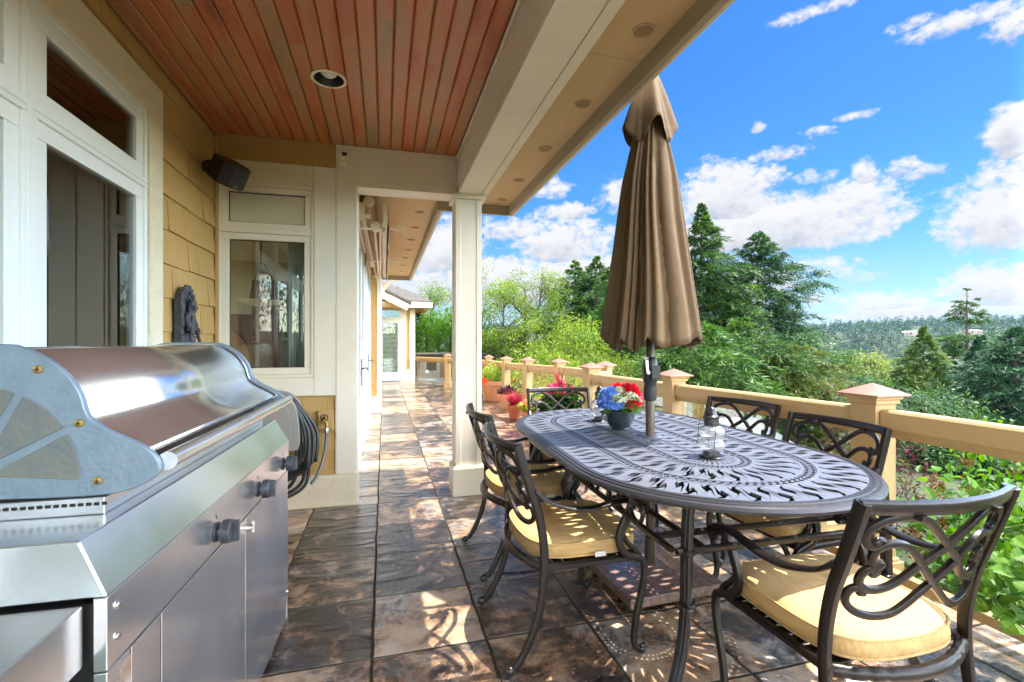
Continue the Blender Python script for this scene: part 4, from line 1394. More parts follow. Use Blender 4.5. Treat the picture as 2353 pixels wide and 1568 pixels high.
# ================================================================== speaker, sensor, carving, lamps
sp = thing('outdoor_speaker', 'black angular outdoor speaker on a swivel bracket high in the wall corner', 'speaker', (-1.155, 3.62, 2.42))
R = Matrix.Translation((.165, -.105, -.058)) @ Matrix.Rotation(math.radians(-38), 4, 'Z') @ Matrix.Rotation(math.radians(32), 4, 'Y')
m = MB()
cab = [(-.10, -.075), (.045, -.095), (.098, -.045), (.098, .045), (.045, .095), (-.10, .075)]
m.prism(cab, lambda u, v, w: R @ Vector((u, v, w)), -.075, .075)
cb = m.build('cabinet', M['black'], sp, bevel=.007, seg=3)
m = MB()
m.prism([(.050, -.093), (.101, -.044), (.101, .044), (.050, .093), (.053, .095), (.104, .046), (.104, -.046), (.053, -.095)], lambda u, v, w: R @ Vector((u, v, w)), -.068, .068)
m.build('grille', mat('speaker_grille', (.02, .02, .02), .8), cb)
m = MB(); m.prism([(.1042, -.012), (.1050, -.012), (.1050, .012), (.1042, .012)], lambda u, v, w: R @ Vector((u, v, w)), -.058, -.052); m.build('badge', M['brass'], cb)
m = MB()
m.lathe([(.036, 0), (.036, .012), (.022, .02)], (-.010, -.02, .0), 18, axis=(1, 0, 0))
m.sweep(crom([(.0, -.02, 0), (.04, -.03, .01), (.09, -.055, -.015)], 5), .035, .022, ref=(0, 0, 1), n=10)
m.ball((.03, -.03, .0), .042)
m.build('bracket', M['black'], sp, smooth=45)

se = thing('motion_sensor', 'small cream motion sensor with dark lens at the top of the corner board', 'sensor', (-.293, 3.829, 2.640))
m = MB(); m.prism([(-.033, -.052), (.033, -.052), (.033, .03), (.028, .05), (-.028, .05), (-.033, .03)], lambda u, v, w: (u, w, v), -.030, -.0005); bo = m.build('housing', M['beige'], se, bevel=.005, seg=3)
m = MB(); m.prism([(-.020, .012), (.020, .012), (.018, .040), (-.018, .040)], lambda u, v, w: (u, w, v), -.0335, -.0303); m.build('lens', mat('smoked_lens', (.05, .06, .055), .25), bo, bevel=.001)
m = MB(); m.box(-.026, .026, -.024, -.002, -.062, -.0525); m.build('bracket', M['beige'], se)

st = thing('gargoyle_plaque', 'dark carved stone arch plaque with a crouching horned figure on the shingle wall', 'ornament', (-1.164, 3.225, 1.232))
m = MB()
def archpts(w, h, n=14):
    return [(-w, 0)] + [(-w * math.cos(PI * k / n), h - w + w * math.sin(PI * k / n)) for k in range(n + 1)] + [(w, 0)]
m.prism(archpts(.105, .33), lambda u, v, w: (w, u, v), .0, .030)
pl = m.build('arch_back', M['stone'], st, bevel=.004)
m = MB()
sr = random.Random(2)
ring = [(-.09, .02 + .045 * k) for k in range(5)] + [(-.09 * math.cos(PI * k / 7), .235 + .088 * math.sin(PI * k / 7)) for k in range(0, 8)] + [(.09, .02 + .045 * k) for k in range(4, -1, -1)]
for (u, v) in ring:
    a = sr.uniform(-.1, .1)
    MM = Matrix.Translation((.038, u, v + .01)) @ Matrix.Rotation(a, 4, 'X')
    m.box(-.012, .002 + sr.uniform(0, .006), -.019, .019, -.020, .020, MM)
m.build('voussoir', M['stone'], pl, bevel=.004)
J = [((.062, .0, .085), .034), ((.070, .0, .135), .036), ((.078, .0, .180), .026), ((.085, .0, .215), .034), ((.088, .0, .245), .026),
     ((.065, .04, .165), .018), ((.085, .062, .120), .014), ((.105, .045, .080), .012), ((.110, .03, .06), .012),
     ((.065, -.04, .165), .018), ((.085, -.062, .120), .014), ((.105, -.045, .080), .012), ((.110, -.03, .06), .012),
     ((.085, .05, .085), .020), ((.115, .055, .095), .015), ((.105, .055, .045), .011), ((.125, .055, .012), .012),
     ((.085, -.05, .085), .020), ((.115, -.055, .095), .015), ((.105, -.055, .045), .011), ((.125, -.055, .012), .012),
     ((.085, .03, .265), .009), ((.075, .045, .29), .004), ((.085, -.03, .265), .009), ((.075, -.045, .29), .004), ((.125, 0, .222), .012)]
J = [((x * .62 + .004, y, z), r) for (x, y, z), r in J]
Bn = [(0, 1), (1, 2), (2, 3), (3, 4), (2, 5), (5, 6), (6, 7), (7, 8), (2, 9), (9, 10), (10, 11), (11, 12), (0, 13), (13, 14), (14, 15), (15, 16), (0, 17), (17, 18), (18, 19), (19, 20), (4, 21), (21, 22), (4, 23), (23, 24), (3, 25)]
bm_ = bmesh.new()
lay = bm_.verts.layers.skin.verify()
vs_ = [bm_.verts.new(j[0]) for j in J]
for a_, b_ in Bn: bm_.edges.new((vs_[a_], vs_[b_]))
for v_, j in zip(vs_, J):
    v_[lay].radius = (j[1] * .8, j[1] * .8)
vs_[0][lay].use_root = True
me_ = bpy.data.meshes.new('figure'); bm_.to_mesh(me_); bm_.free(); me_.materials.append(M['stone'])
fig = bpy.data.objects.new('figure', me_); COL.objects.link(fig); fig.parent = st
fig.modifiers.new('skin', 'SKIN'); sb = fig.modifiers.new('sub', 'SUBSURF'); sb.levels = 2; sb.render_levels = 2
tx = bpy.data.textures.new('stone_rough', 'CLOUDS'); tx.noise_scale = .02
dm = fig.modifiers.new('rough', 'DISPLACE'); dm.texture = tx; dm.strength = .012; dm.texture_coords = 'LOCAL'
m = MB(); m.box(.0, .14, -.105, .105, -.012, .004); m.build('ledge', M['stone'], st, bevel=.004)

def downlight(x, y, z, r, label, trimm, inner):
    t = thing('recessed_light', label, 'ceiling light', (x, y, z))
    m = MB(); m.lathe([(r, 0), (r, -.004), (r * .95, -.007), (r * .84, -.005), (r * .82, 0)], n=40, cap=False); m.build('trim_ring', trimm, t, smooth=40)
    m = MB(); m.lathe([(r * .83, -.0035), (r * .80, .0), (r * .7, .06), (r * .62, .085), (0.001, .086)], n=40, cap=False); m.build('baffle', inner, t, smooth=50)
    m = MB(); m.lathe([(r * .50, .084), (r * .52, .06), (r * .46, .03), (r * .30, .016), (.001, .012)], n=32, cap=False); m.build('bulb', mat('frosted_bulb', (.8, .78, .7), .35), t, smooth=60)
    return t
downlight(-.306, 2.886, 2.746, .098, 'recessed round light with black baffle in the red cedar porch ceiling', M['beige'], M['black'])
downlight(.158, 5.875, ZS, .095, 'nearer flush white light in the tan soffit beside the awning', M['vinyl'], M['vinyl'])['group'] = 'soffit lights by the awning'
downlight(.146, 8.301, ZS, .095, 'farther flush white light in the tan soffit past the awning', M['vinyl'], M['vinyl'])['group'] = 'soffit lights by the awning'
# the lights are sunk into the lining: open it over the cans
for o, (x, y, r) in ((bpy.data.objects['cedar_ceiling'], (-.306, 2.886, .088)), (bpy.data.objects['ceiling_deck'], (-.306, 2.886, .088)), (bpy.data.objects['soffit'], (.158, 5.875, .085)), (bpy.data.objects['soffit'], (.146, 8.301, .085))):
    bmc = bmesh.new()
    bmesh.ops.create_cone(bmc, cap_ends=True, segments=32, radius1=r, radius2=r, depth=.3)
    mc = bpy.data.meshes.new('cut'); bmc.to_mesh(mc); bmc.free()
    oc = bpy.data.objects.new('cut', mc); COL.objects.link(oc)
    oc.location = (x, y, 2.68)
    md = o.modifiers.new('can', 'BOOLEAN'); md.operation = 'DIFFERENCE'; md.object = oc; md.solver = 'EXACT'
    bpy.context.view_layer.update()
    dg = bpy.context.evaluated_depsgraph_get()
    nm = bpy.data.meshes.new_from_object(o.evaluated_get(dg))
    o.modifiers.remove(md)
    o.data = nm
    bpy.data.objects.remove(oc)

# ================================================================== folded awning over the doors
aw = thing('retractable_awning', 'folded retractable awning with cream arms and a scalloped valance above the doors', 'awning', (-.12, 4.45, 2.3))
m = MB()
m.box(-.128, -.055, 0, 3.65, .155, .195)
m.build('mounting_bar', M['beige'], aw, bevel=.003)
m = MB(); m.sweep([(-.015, .03, .21), (-.015, 3.62, .21)], .052, .052, ref=(1, 0, 0), n=20, sq=1); m.build('fabric_roll', M['pinkfabric'], aw, smooth=40)
m = MB()
m.lathe([(.050, 0), (.050, .012), (.036, .013), (.036, .02), (.012, .021), (.012, .028)], (-.015, .03, .21), 24, axis=(0, -1, 0))
for k in range(6):
    a = k * PI / 3; m.lathe([(.005, 0), (.005, .004)], (-.015 + .026 * math.cos(a), .018, .21 + .026 * math.sin(a)), 8, axis=(0, -1, 0))
m.prism([(-.105, .01), (-.06, .05), (-.06, .19), (-.11, .16), (-.13, .06)], lambda u, v, w: (u, w, v), -.005, .012)
m.prism([(-.10, .055), (.0, .055), (.0, .09), (-.10, .09)], lambda u, v, w: (u, w, v), -.008, .02)
m.build('roller_bracket', M['beige'], aw, smooth=40)
m = MB()
m.lathe([(.046, -.02), (.046, .018), (.04, .022)], (.045, .05, -.01), 24, axis=(0, -1, 0))
for k in range(4):
    a = k * PI / 2 + .6; m.lathe([(.007, 0), (.007, .004)], (.045 + .024 * math.cos(a), .029, -.01 + .024 * math.sin(a)), 8, axis=(0, -1, 0))
m.box(-.08, .13, .03, .075, -.035, -.025); m.box(.10, .13, .03, .08, -.06, .03)
m.build('shoulder_joint', M['beige'], aw, smooth=40)
m = MB()
m.sweep([(-.06, .02, .06), (.005, 3.4, -.07)], .016, .012, ref=(0, 0, 1)); m.sweep([(.035, .05, -.03), (.045, 3.1, -.09)], .014, .012, ref=(0, 0, 1)); m.sweep([(.085, .05, -.02), (.06, 3.1, -.08)], .014, .012, ref=(0, 0, 1))
for y in (1.6, 3.1):
    m.box(-.05, .11, y, y + .04, -.075, -.05)
m.build('folding_arm', M['beige'], aw, smooth=40)
m = MB()
m.prism([(.098, -.01), (.142, -.015), (.150, .05), (.140, .16), (.120, .20), (.104, .19), (.112, .08)], lambda u, v, w: (u, w, v), -.01, 3.66)
m.build('front_bar', M['beige'], aw, bevel=.003)
m = MB()
vs, fs = [], []
N_ = 180
for i in range(N_ + 1):
    y = 3.66 * i / N_
    x = .165 + .008 * math.sin(y * 9)
    zb = -.07 - .035 * abs(math.sin(y * PI / .20))
    vs += [(.152, y, .14), (x, y, zb)]
for i in range(N_):
    fs.append((2 * i, 2 * i + 1, 2 * i + 3, 2 * i + 2))
m.add(vs, fs)
va = m.build('valance', M['pinkfabric'], aw, smooth=60)
so = va.modifiers.new('thick', 'SOLIDIFY'); so.thickness = .003

# ================================================================== things inside the rooms
pm = mat('pendant_alabaster', (.78, .74, .6), .5)
p = at(600, 690, 5.4)
pe = thing('pendant_lamp', 'white bowl pendant lamp on three rods inside the small window', 'lamp', (p.x, p.y, p.z))
m = MB(); m.lathe([(.001, -.075), (.10, -.062), (.19, -.03), (.245, .0), (.240, .002), (.19, -.024), (.10, -.055), (.001, -.068)], n=40, cap=False); m.build('bowl', pm, pe, smooth=60)
m = MB()
for k in range(3):
    a = k * 2 * PI / 3 + .3
    m.sweep([(.235 * math.cos(a), .235 * math.sin(a), .0), (.03 * math.cos(a), .03 * math.sin(a), .42)], .005, .005, ref=(1, .3, 0))
m.sweep([(0, 0, .40), (0, 0, 2.74 - p.z)], .008, .008, ref=(1, 0, 0)); m.build('rod', M['iron'], pe)
p = at(690, 748, 6.4)
pf = thing('framed_picture', 'dark picture in a cream frame seen through the small window', 'picture', (p.x, p.y, p.z))
m = MB(); m.box(-.25, .25, .0, .03, -.2, .2); m.build('frame', mat('cream_picture_frame', (.5, .46, .3), .5), pf, bevel=.004)
m = MB(); m.box(-.20, .20, -.006, -.001, -.155, .155); m.build('picture', mat('dim_landscape_print', (.03, .07, .12), .4, var=(6, (.08, .12, .06), .9)), pf)
m = MB(); m.box(-.6, .35, .035, .10, -1.2, .6); tag(m.build('partition_panel', mat('dark_red_wood', (.10, .035, .018), .4), loc=(p.x, p.y, p.z)), 'dark wood panelled partition behind the picture indoors', 'partition')
cm = mat('sheer_curtain_cloth', (.50, .55, .52), .9)
green_cm = mat('sage_curtain_cloth', (.30, .42, .24), .9)
def curtain(x, y, w, z0, z1, rz, label, cloth=cm):
    m = MB()
    vs, fs = [], []
    n = 60
    for i in range(n + 1):
        u = w * i / n
        for z in (z0, z1):
            vs.append((u, .03 * math.sin(i * 1.1) + .012 * math.sin(i * 2.7), z))
    for i in range(n): fs.append((2 * i, 2 * i + 2, 2 * i + 3, 2 * i + 1))
    m.add(vs, fs)
    o = m.build('curtain', cloth, smooth=80, loc=(x, y, 0)); o.rotation_euler = (0, 0, rz)
    so = o.modifiers.new('thick', 'SOLIDIFY'); so.thickness = .004
    return tag(o, label, 'curtain')
curtain(-.74, 4.10, .22, .05, 2.7, 0, 'pale gathered curtain at the right side of the small window')
curtain(-1.42, 2.30, .48, .05, 2.7, PI / 2, 'sage green gathered curtain inside the big window by the shingle wall', green_cm)
cabm = mat('walnut_cabinet', (.12, .05, .025), .4)
cab_ = thing('wooden_cabinet', 'tall dark wooden cabinet with arched door in the room behind the small window', 'cabinet', (-1.75, 6.3, .02))
m = MB(); m.box(-.45, .45, 0, .5, 0, 1.55); m.build('carcass', cabm, cab_, bevel=.01)
m = MB(); m.prism([(u * 1.9, v * 3.6 + .15) for u, v in archpts(.105, .33)], lambda u, v, w: (u, w, v), -.03, -.001); m.build('door', mat('reddish_wood', (.22, .075, .03), .35), cab_, bevel=.006)
# ================================================================== railing
rail = thing('deck_railing', 'tan wooden deck railing with glass panels and copper pyramid post caps', 'railing', (2.42, 3.57, 0))
RL = Vector(rail.location)
# x, y, yaw, how far the (slightly falling) far deck drops the posts
POSTS = [(2.47, -1.45, 0), (2.46, .22, 0), (2.455, 1.898, 0), (2.40, 3.57, 0), (2.398, 5.247, .1), (2.80, 5.70, .6), (2.73, 7.20, .1), (2.505, 8.22, .2), (2.36, 9.22, .1), (2.36, 10.85, -.15), (1.674, 13.0, -.35), (.96, 15.05, -.3)]
def drop(i):
    x, y, _ = POSTS[i]
    return max(0, .0119 * (SN * x + CS * y - 2.47))
def post(i):
    x, y, yaw = POSTS[i]
    dz = drop(i)
    Mx = Matrix.Translation((x - RL.x, y - RL.y, 0)) @ Matrix.Rotation(yaw, 4, 'Z')
    m = MB()
    m.box(-.068, .068, -.068, .068, 0, .955 - dz, Mx)
    m.box(-.080, .080, -.080, .080, .930 - dz, .952 - dz, Mx); m.box(-.090, .090, -.090, .090, .9525 - dz, .970 - dz, Mx)
    m.box(-.092, .092, -.092, .092, 0, .13, Mx); m.box(-.080, .080, -.080, .080, .1305, .145, Mx)
    o = m.build('post', M['rail'], rail, bevel=.004)
    m = MB()
    z0 = .9705 - dz
    r = .112
    vs = [Mx @ Vector(v) for v in ((-r, -r, z0), (r, -r, z0), (r, r, z0), (-r, r, z0), (-r, -r, z0 + .008), (r, -r, z0 + .008), (r, r, z0 + .008), (-r, r, z0 + .008), (0, 0, z0 + .062))]
    m.add(vs, [(3, 2, 1, 0), (0, 1, 5, 4), (1, 2, 6, 5), (2, 3, 7, 6), (3, 0, 4, 7), (4, 5, 8), (5, 6, 8), (6, 7, 8), (7, 4, 8)])
    m.build('post_cap', M['copper'], o, bevel=.002)
for i in range(len(POSTS) - 1): post(i)
for i in range(len(POSTS) - 1):
    (x0, y0, _), (x1, y1, _) = POSTS[i], POSTS[i + 1]
    d0, d1 = drop(i), drop(i + 1)
    a, c = Vector((x0 - RL.x, y0 - RL.y, 0)), Vector((x1 - RL.x, y1 - RL.y, 0))
    u = (c - a).normalized()
    a, c = a + u * .072, c - u * (.072 if i < len(POSTS) - 2 else 0)
    s = Vector((-u.y, u.x, 0))
    def bar(m, zt, zb, hw, ea=0.0, eb=0.0, rnd=None):
        p = [(a + u * ea, d0), (c - u * eb, d1)]
        vs = []
        prof = [(-hw, zb), (hw, zb), (hw, zt - .012), (hw - .012, zt), (-hw + .012, zt), (-hw, zt - .012)] if rnd else [(-hw, zb), (hw, zb), (hw, zt), (-hw, zt)]
        n = len(prof)
        for q, dd in p:
            vs += [q + s * h + Vector((0, 0, z - dd)) for h, z in prof]
        m.add(vs, [tuple(range(n)), tuple(range(2 * n - 1, n - 1, -1))] + [(j, n + j, n + (j + 1) % n, (j + 1) % n) for j in range(n)])
    m = MB(); bar(m, .905, .812, .046, rnd=True); m.build('top_rail', M['rail'], rail, bevel=.003)
    m = MB(); bar(m, .8115, .782, .030); bar(m, .781, .770, .022); m.build('rail_moulding', M['rail'], rail)
    m = MB()
    p0, p1 = .105, .065
    q = [(a, d0), (c, d1)]
    bar(m, .105 + d0 * 0, .060, .026)
    (lambda: None)()
    m.build('bottom_rail', M['rail'], rail, bevel=.003)
    m = MB(); bar(m, .785, .095, .004, .035, .035); m.build('glass_panel', M['railglass'], rail)
    mid = (a + c) / 2
    m = MB(); m.box(mid.x - .02, mid.x + .02, mid.y - .02, mid.y + .02, 0, .066 - (d0 + d1) / 2 if .066 - (d0 + d1) / 2 > .01 else .01); m.build('rail_foot', M['rail'], rail)

# ================================================================== potted plants on the deck
def pot(name, label, x, y, r, h, mt, group='terracotta flower pots by the railing', z=0):
    t = thing(name, label, 'plant pot', (x, y, z), group=group)
    m = MB()
    m.lathe([(r * .62, 0), (r * .66, .004), (r * .88, h * .74), (r * .89, h * .78), (r * .98, h * .785), (r * 1.0, h * .80), (r * 1.0, h * .985), (r * .97, h), (r * .90, h), (r * .88, h * .9)], n=40, cap=False)
    m.build('pot', mt, t, smooth=35)
    m = MB(); m.lathe([(r * .88, h * .885), (r * .86, h * .9), (.001, h * .93)], n=24, cap=False); m.build('soil', M['soil'], t, smooth=60)
    return t
def rosette(parent, name, mt, n, r, h, L, W, z0, up=.5, spread=1.0, broad=False, droop=.2):
    a = rng.random(n) * 2 * PI
    q = np.sqrt(rng.random(n))
    C = np.stack([np.cos(a) * q * r, np.sin(a) * q * r, z0 + h * rng.random(n) * (1 - .5 * q)], 1)
    D = unit(np.stack([np.cos(a) * spread * (q + .2), np.sin(a) * spread * (q + .2), np.full(n, up)], 1) + rng.normal(size=(n, 3)) * .35)
    N = unit(np.tile([0, 0, 1.], (n, 1)) + rng.normal(size=(n, 3)) * .5)
    l, w = L * (rng.random(n) * .6 + .7), W * (rng.random(n) * .6 + .7)
    if broad: return polys_np(name, leaf_broad(C, D, N, l, w, droop=droop), 5, mt, parent)
    return polys_np(name, leaf_polys(C, D, N, l, w, -.04), 4, mt, parent)
def blades(parent, name, mt, n, r, z0, L, W, lean=.5, seg=5):
    quads = []
    for _ in range(n):
        a = rng.random() * 2 * PI
        q = r * math.sqrt(rng.random())
        p = np.array([math.cos(a) * q, math.sin(a) * q, z0])
        a2 = a + rng.normal() * .5
        out = np.array([math.cos(a2), math.sin(a2), 0])
        l = L * (.6 + .6 * rng.random())
        k = lean * (.3 + 1.1 * rng.random())
        side = np.array([-math.sin(a2), math.cos(a2), 0]) * W * .5
        pts = []
        for s in range(seg + 1):
            u = s / seg
            pts.append(p + out * l * (k * u * u) + np.array([0, 0, 1]) * l * (u - .45 * k * u * u))
        for s in range(seg):
            w0, w1 = 1 - (s / seg) ** 2, 1 - ((s + 1) / seg) ** 2
            quads.append([pts[s] - side * w0, pts[s] + side * w0, pts[s + 1] + side * w1, pts[s + 1] - side * w1])
    return polys_np(name, np.array(quads), 4, mt, parent)
LM = dict(
    lime=leaf_mat('lime_foliage', (.16, .26, .03), (.42, .52, .08), .35, scale=9),
    mid=leaf_mat('mid_green_foliage', (.05, .14, .02), (.15, .30, .045), .35, scale=9),
    deep=leaf_mat('deep_green_foliage', (.02, .07, .018), (.06, .16, .03), .3, scale=9),
    plum=leaf_mat('plum_foliage', (.018, .008, .014), (.09, .03, .05), .2, scale=20, c3=(.35, .25, .3)),
    redg=leaf_mat('red_grass', (.20, .015, .025), (.50, .04, .06), .3, scale=20, c3=(.70, .45, .36)),
    coral=leaf_mat('coral_bloom', (.75, .14, .05), (.85, .28, .16), .35, scale=30),
    magenta=leaf_mat('magenta_bloom', (.55, .01, .08), (.88, .05, .22), .35, scale=30, c3=(.95, .3, .45)),
    mixed=leaf_mat('mixed_bloom', (.6, .12, .1), (.85, .5, .35), .35, scale=40, c3=(.9, .85, .6)),
    cordy=leaf_mat('cordyline_blade', (.20, .04, .03), (.50, .13, .10), .35, scale=20),
)
t = pot('flower_pot', 'terracotta pot of dark plum leaves in front of the large pot with coral flowers', 2.20, 8.55, .165, .27, M['terracotta'])
rosette(t, 'foliage', LM['plum'], 260, .14, .16, .075, .035, .25, .7, 1.1, True)
rosette(t, 'lime_tuft', LM['lime'], 130, .07, .05, .05, .035, .26, .5, 1.2)
bpy.data.objects[-1] if False else None
t = pot('flower_pot', 'large terracotta pot of feathery pale green grasses and coral flowers by the railing', 2.24, 9.75, .30, .42, M['terracotta'])
blades(t, 'grass', leaf_mat('blue_grass', (.13, .22, .10), (.33, .42, .2), .35), 220, .12, .40, .42, .008, .7)
rosette(t, 'foliage', LM['lime'], 1700, .30, .42, .045, .018, .40, .9, .8)
rosette(t, 'coral_flower', LM['coral'], 160, .10, .10, .05, .04, .38, .6, 1.0)
for o in [c for c in bpy.data.objects if c.parent == t and c.name.startswith('coral')]: o.location = (-.26, -.12, 0)
t = pot('flower_pot', 'small bright red clay pot of spiky crimson grass by the far chair', 2.02, 7.35, .125, .225, M['terracotta_red'])
blades(t, 'grass', LM['redg'], 420, .07, .20, .32, .006, 1.0)
t = pot('flower_pot', 'tan clay pot of mixed pink and cream blooms behind the left of the far chair', 1.93, 6.2, .135, .30, M['terracotta'])
rosette(t, 'foliage', LM['lime'], 420, .14, .16, .06, .03, .29, .6, 1.1)
rosette(t, 'flower', LM['mixed'], 260, .14, .18, .03, .025, .32, .6, 1.1)
t = pot('flower_pot', 'orange clay pot of dark leaves and red blooms behind the middle of the far chair', 2.16, 6.15, .16, .30, M['terracotta'])
rosette(t, 'foliage', LM['deep'], 420, .16, .20, .09, .05, .29, .6, 1.1, True)
rosette(t, 'flower', LM['mixed'], 200, .15, .20, .03, .025, .34, .6, 1.1)
t = pot('flower_pot', 'tall clay pot of magenta flowers and red cordyline spikes', 2.19, 5.72, .17, .34, M['terracotta'])
rosette(t, 'foliage', LM['deep'], 520, .17, .34, .12, .07, .34, .5, 1.0, True)
rosette(t, 'flower', LM['magenta'], 190, .17, .18, .05, .04, .56, .5, 1.1)
rosette(t, 'lime_leaf', LM['lime'], 14, .05, .15, .16, .09, .50, 1.2, .6, True)
blades(t, 'cordyline', LM['cordy'], 16, .03, .62, .36, .024, .55)
m = MB(); m.box(-.035, .035, -.19, -.187, .24, .33, Matrix.Rotation(.4, 4, 'Z')); m.build('plant_label', M['vinyl'], t)
t = pot('flower_pot', 'low clay pot of pale lime succulents by the inner railing posts', 2.28, 6.9, .15, .24, M['terracotta'])
rosette(t, 'foliage', LM['lime'], 600, .15, .25, .07, .022, .23, 1.2, .6)

# hanging strawberry plant at the right edge (its planter stands just outside the picture)
t = thing('strawberry_plant', 'strawberry plant with toothed leaves, a red berry and trailing runners at the right edge', 'plant', (2.20, 1.10, 0))
m = MB(); m.lathe([(.12, 0), (.19, .40), (.21, .41), (.21, .46), (.185, .46), (.18, .42)], (.24, -.16, 0), n=36, cap=False); m.lathe([(.18, .425), (.001, .435)], (.24, -.16, 0), n=24, cap=False); m.build('planter', M['terracotta'], t, smooth=35)
def toothed(C, D, N, L, W, n=11):
    out = []
    for c, d, nn, l, w in zip(C, unit(D), N, L, W):
        s = np.cross(d, nn); s /= np.linalg.norm(s); u_ = np.cross(s, d)
        def P(u, sd, h): return c + d * l * u + s * w * sd + u_ * l * h
        for sg in (1, -1):
            prev_e, prev_m = P(0, 0, 0), P(0, 0, 0)
            for i in range(1, n + 1):
                u0, u1 = (i - 1) / n, i / n
                env = lambda q: .5 * math.sin(min(1, q * 1.02) ** .75 * PI) ** .62 if q < .98 else 0
                e = P(u1 - .03, sg * env(u1), .16 * env(u1) * 2 - .18 * u1 * u1)
                tooth = P(u1 + .035, sg * (env(u0 + .5 / n) + .055), .16 * env(u1) * 2 - .18 * u1 * u1)
                mid = P(u1, 0, -.18 * u1 * u1)
                q = [prev_m, prev_e, tooth, e, mid]
                out.append(q if sg > 0 else q[::-1])
                prev_e, prev_m = e, mid
    return np.array(out)
n = 190
a = rng.random(n) * 2 * PI
q = rng.random(n)
base = np.stack([.05 + .15 * np.cos(a) * (.4 + q), -.02 + .20 * np.sin(a) * (.4 + q), .37 + .30 * rng.random(n)], 1)
base[:, 2] -= .14 * q
C = np.repeat(base, 1, 0)
D = np.stack([np.cos(a), np.sin(a), -.25 + .3 * rng.normal(size=n)], 1)
N = unit(np.tile([-.25, -.35, 1.], (n, 1)) + rng.normal(size=(n, 3)) * .35)
sl = leaf_mat('strawberry_leaf', (.045, .15, .015), (.17, .36, .04), .4, scale=9, c3=(.3, .5, .08))
polys_np('leaf', toothed(C, D, N, .048 + .022 * rng.random(n), .046 + .022 * rng.random(n)), 5, sl, t)
m = MB()
for k in range(40):
    b0 = base[k]; m.sweep(crom([(.24, -.16, .44), ((b0[0] + .24) / 2, (b0[1] - .16) / 2, max(.45, b0[2] + .06)), tuple(b0)], 5), .0018, .0018, n=5)
m.build('stalk', leaf_mat('stalk_green', (.2, .26, .08), (.3, .34, .1), .1), t)
m = MB()
for pts in ([(-.02, .02, .30), (-.035, -.01, .16), (-.09, -.05, .06), (-.20, -.07, .010), (-.235, -.06, .012)], [(.03, -.05, .30), (.01, -.09, .16), (-.03, -.12, .02), (-.035, -.2, .006)], [(.06, -.06, .28), (.06, -.12, .12), (.07, -.16, .01)]):
    m.sweep(crom(pts, 8), .0022, .0022, n=6)
m.build('runner', mat('dark_red_runner', (.12, .03, .03), .5), t)
m = MB(); m.lathe([(.001, -.020), (.008, -.014), (.013, -.002), (.012, .008), (.004, .014), (.001, .014)], (.005, -.13, .33), n=16, cap=False); m.build('berry', mat('red_strawberry', (.55, .01, .012), .3, bump=(300, .5)), t, smooth=70)

# ================================================================== terrain
def hill_h(x, y):
    r = math.hypot(x, y)
    az = math.degrees(math.atan2(x, y))
    e = max(0, (x - 2.6)) * .9 + max(0, y - 15.5) * .55
    if x < 2.6 and y < 15.5: e = 0
    near = -.75 - .20 * min(e, 18) - .27 * max(0, min(e, 150) - 18) - .10 * max(0, min(e, 300) - 150)
    w = 1 / (1 + math.exp(-(r - 720) / 115))
    ridge = 24 + 6 * math.sin(az * .13) + 5 * mnoise.noise((x * .004, y * .004, 2)) + 3 * mnoise.noise((x * .015, y * .015, 5))
    h = near * (1 - w) + ridge * w
    if r > 30: h += 2.5 * mnoise.noise((x * .02, y * .02, 0)) * min(1, (r - 30) / 120)
    return h
tb = MB()
radii = [0.5, 1.5, 3, 4.5, 6.5, 9, 12, 16, 21, 27, 35, 45, 60, 80, 105, 135, 170, 210, 255, 305, 360, 420, 480, 540, 600, 660, 720, 780, 840, 900, 960, 1020, 1100, 1250, 1400]
NAZ = 144
for r in radii:
    for k in range(NAZ):
        a = 2 * PI * k / NAZ
        x, y = r * math.sin(a), r * math.cos(a)
        tb.v.append((x, y, hill_h(x, y)))
for j in range(len(radii) - 1):
    for k in range(NAZ):
        k2 = (k + 1) % NAZ
        tb.f.append((j * NAZ + k2, j * NAZ + k, (j + 1) * NAZ + k, (j + 1) * NAZ + k2))
tb.f.append(tuple(range(NAZ - 1, -1, -1)))
tb.v = [(x, y, z - .0) for x, y, z in tb.v]
ter = tag(tb.build('ground', mat('rough_grass_slope', (.030, .060, .018), .95, var=(.35, (.05, .045, .022), .8), bump=(4, .5)), smooth=180), kind='structure')

def gz(x, y):
    return hill_h(x, y)

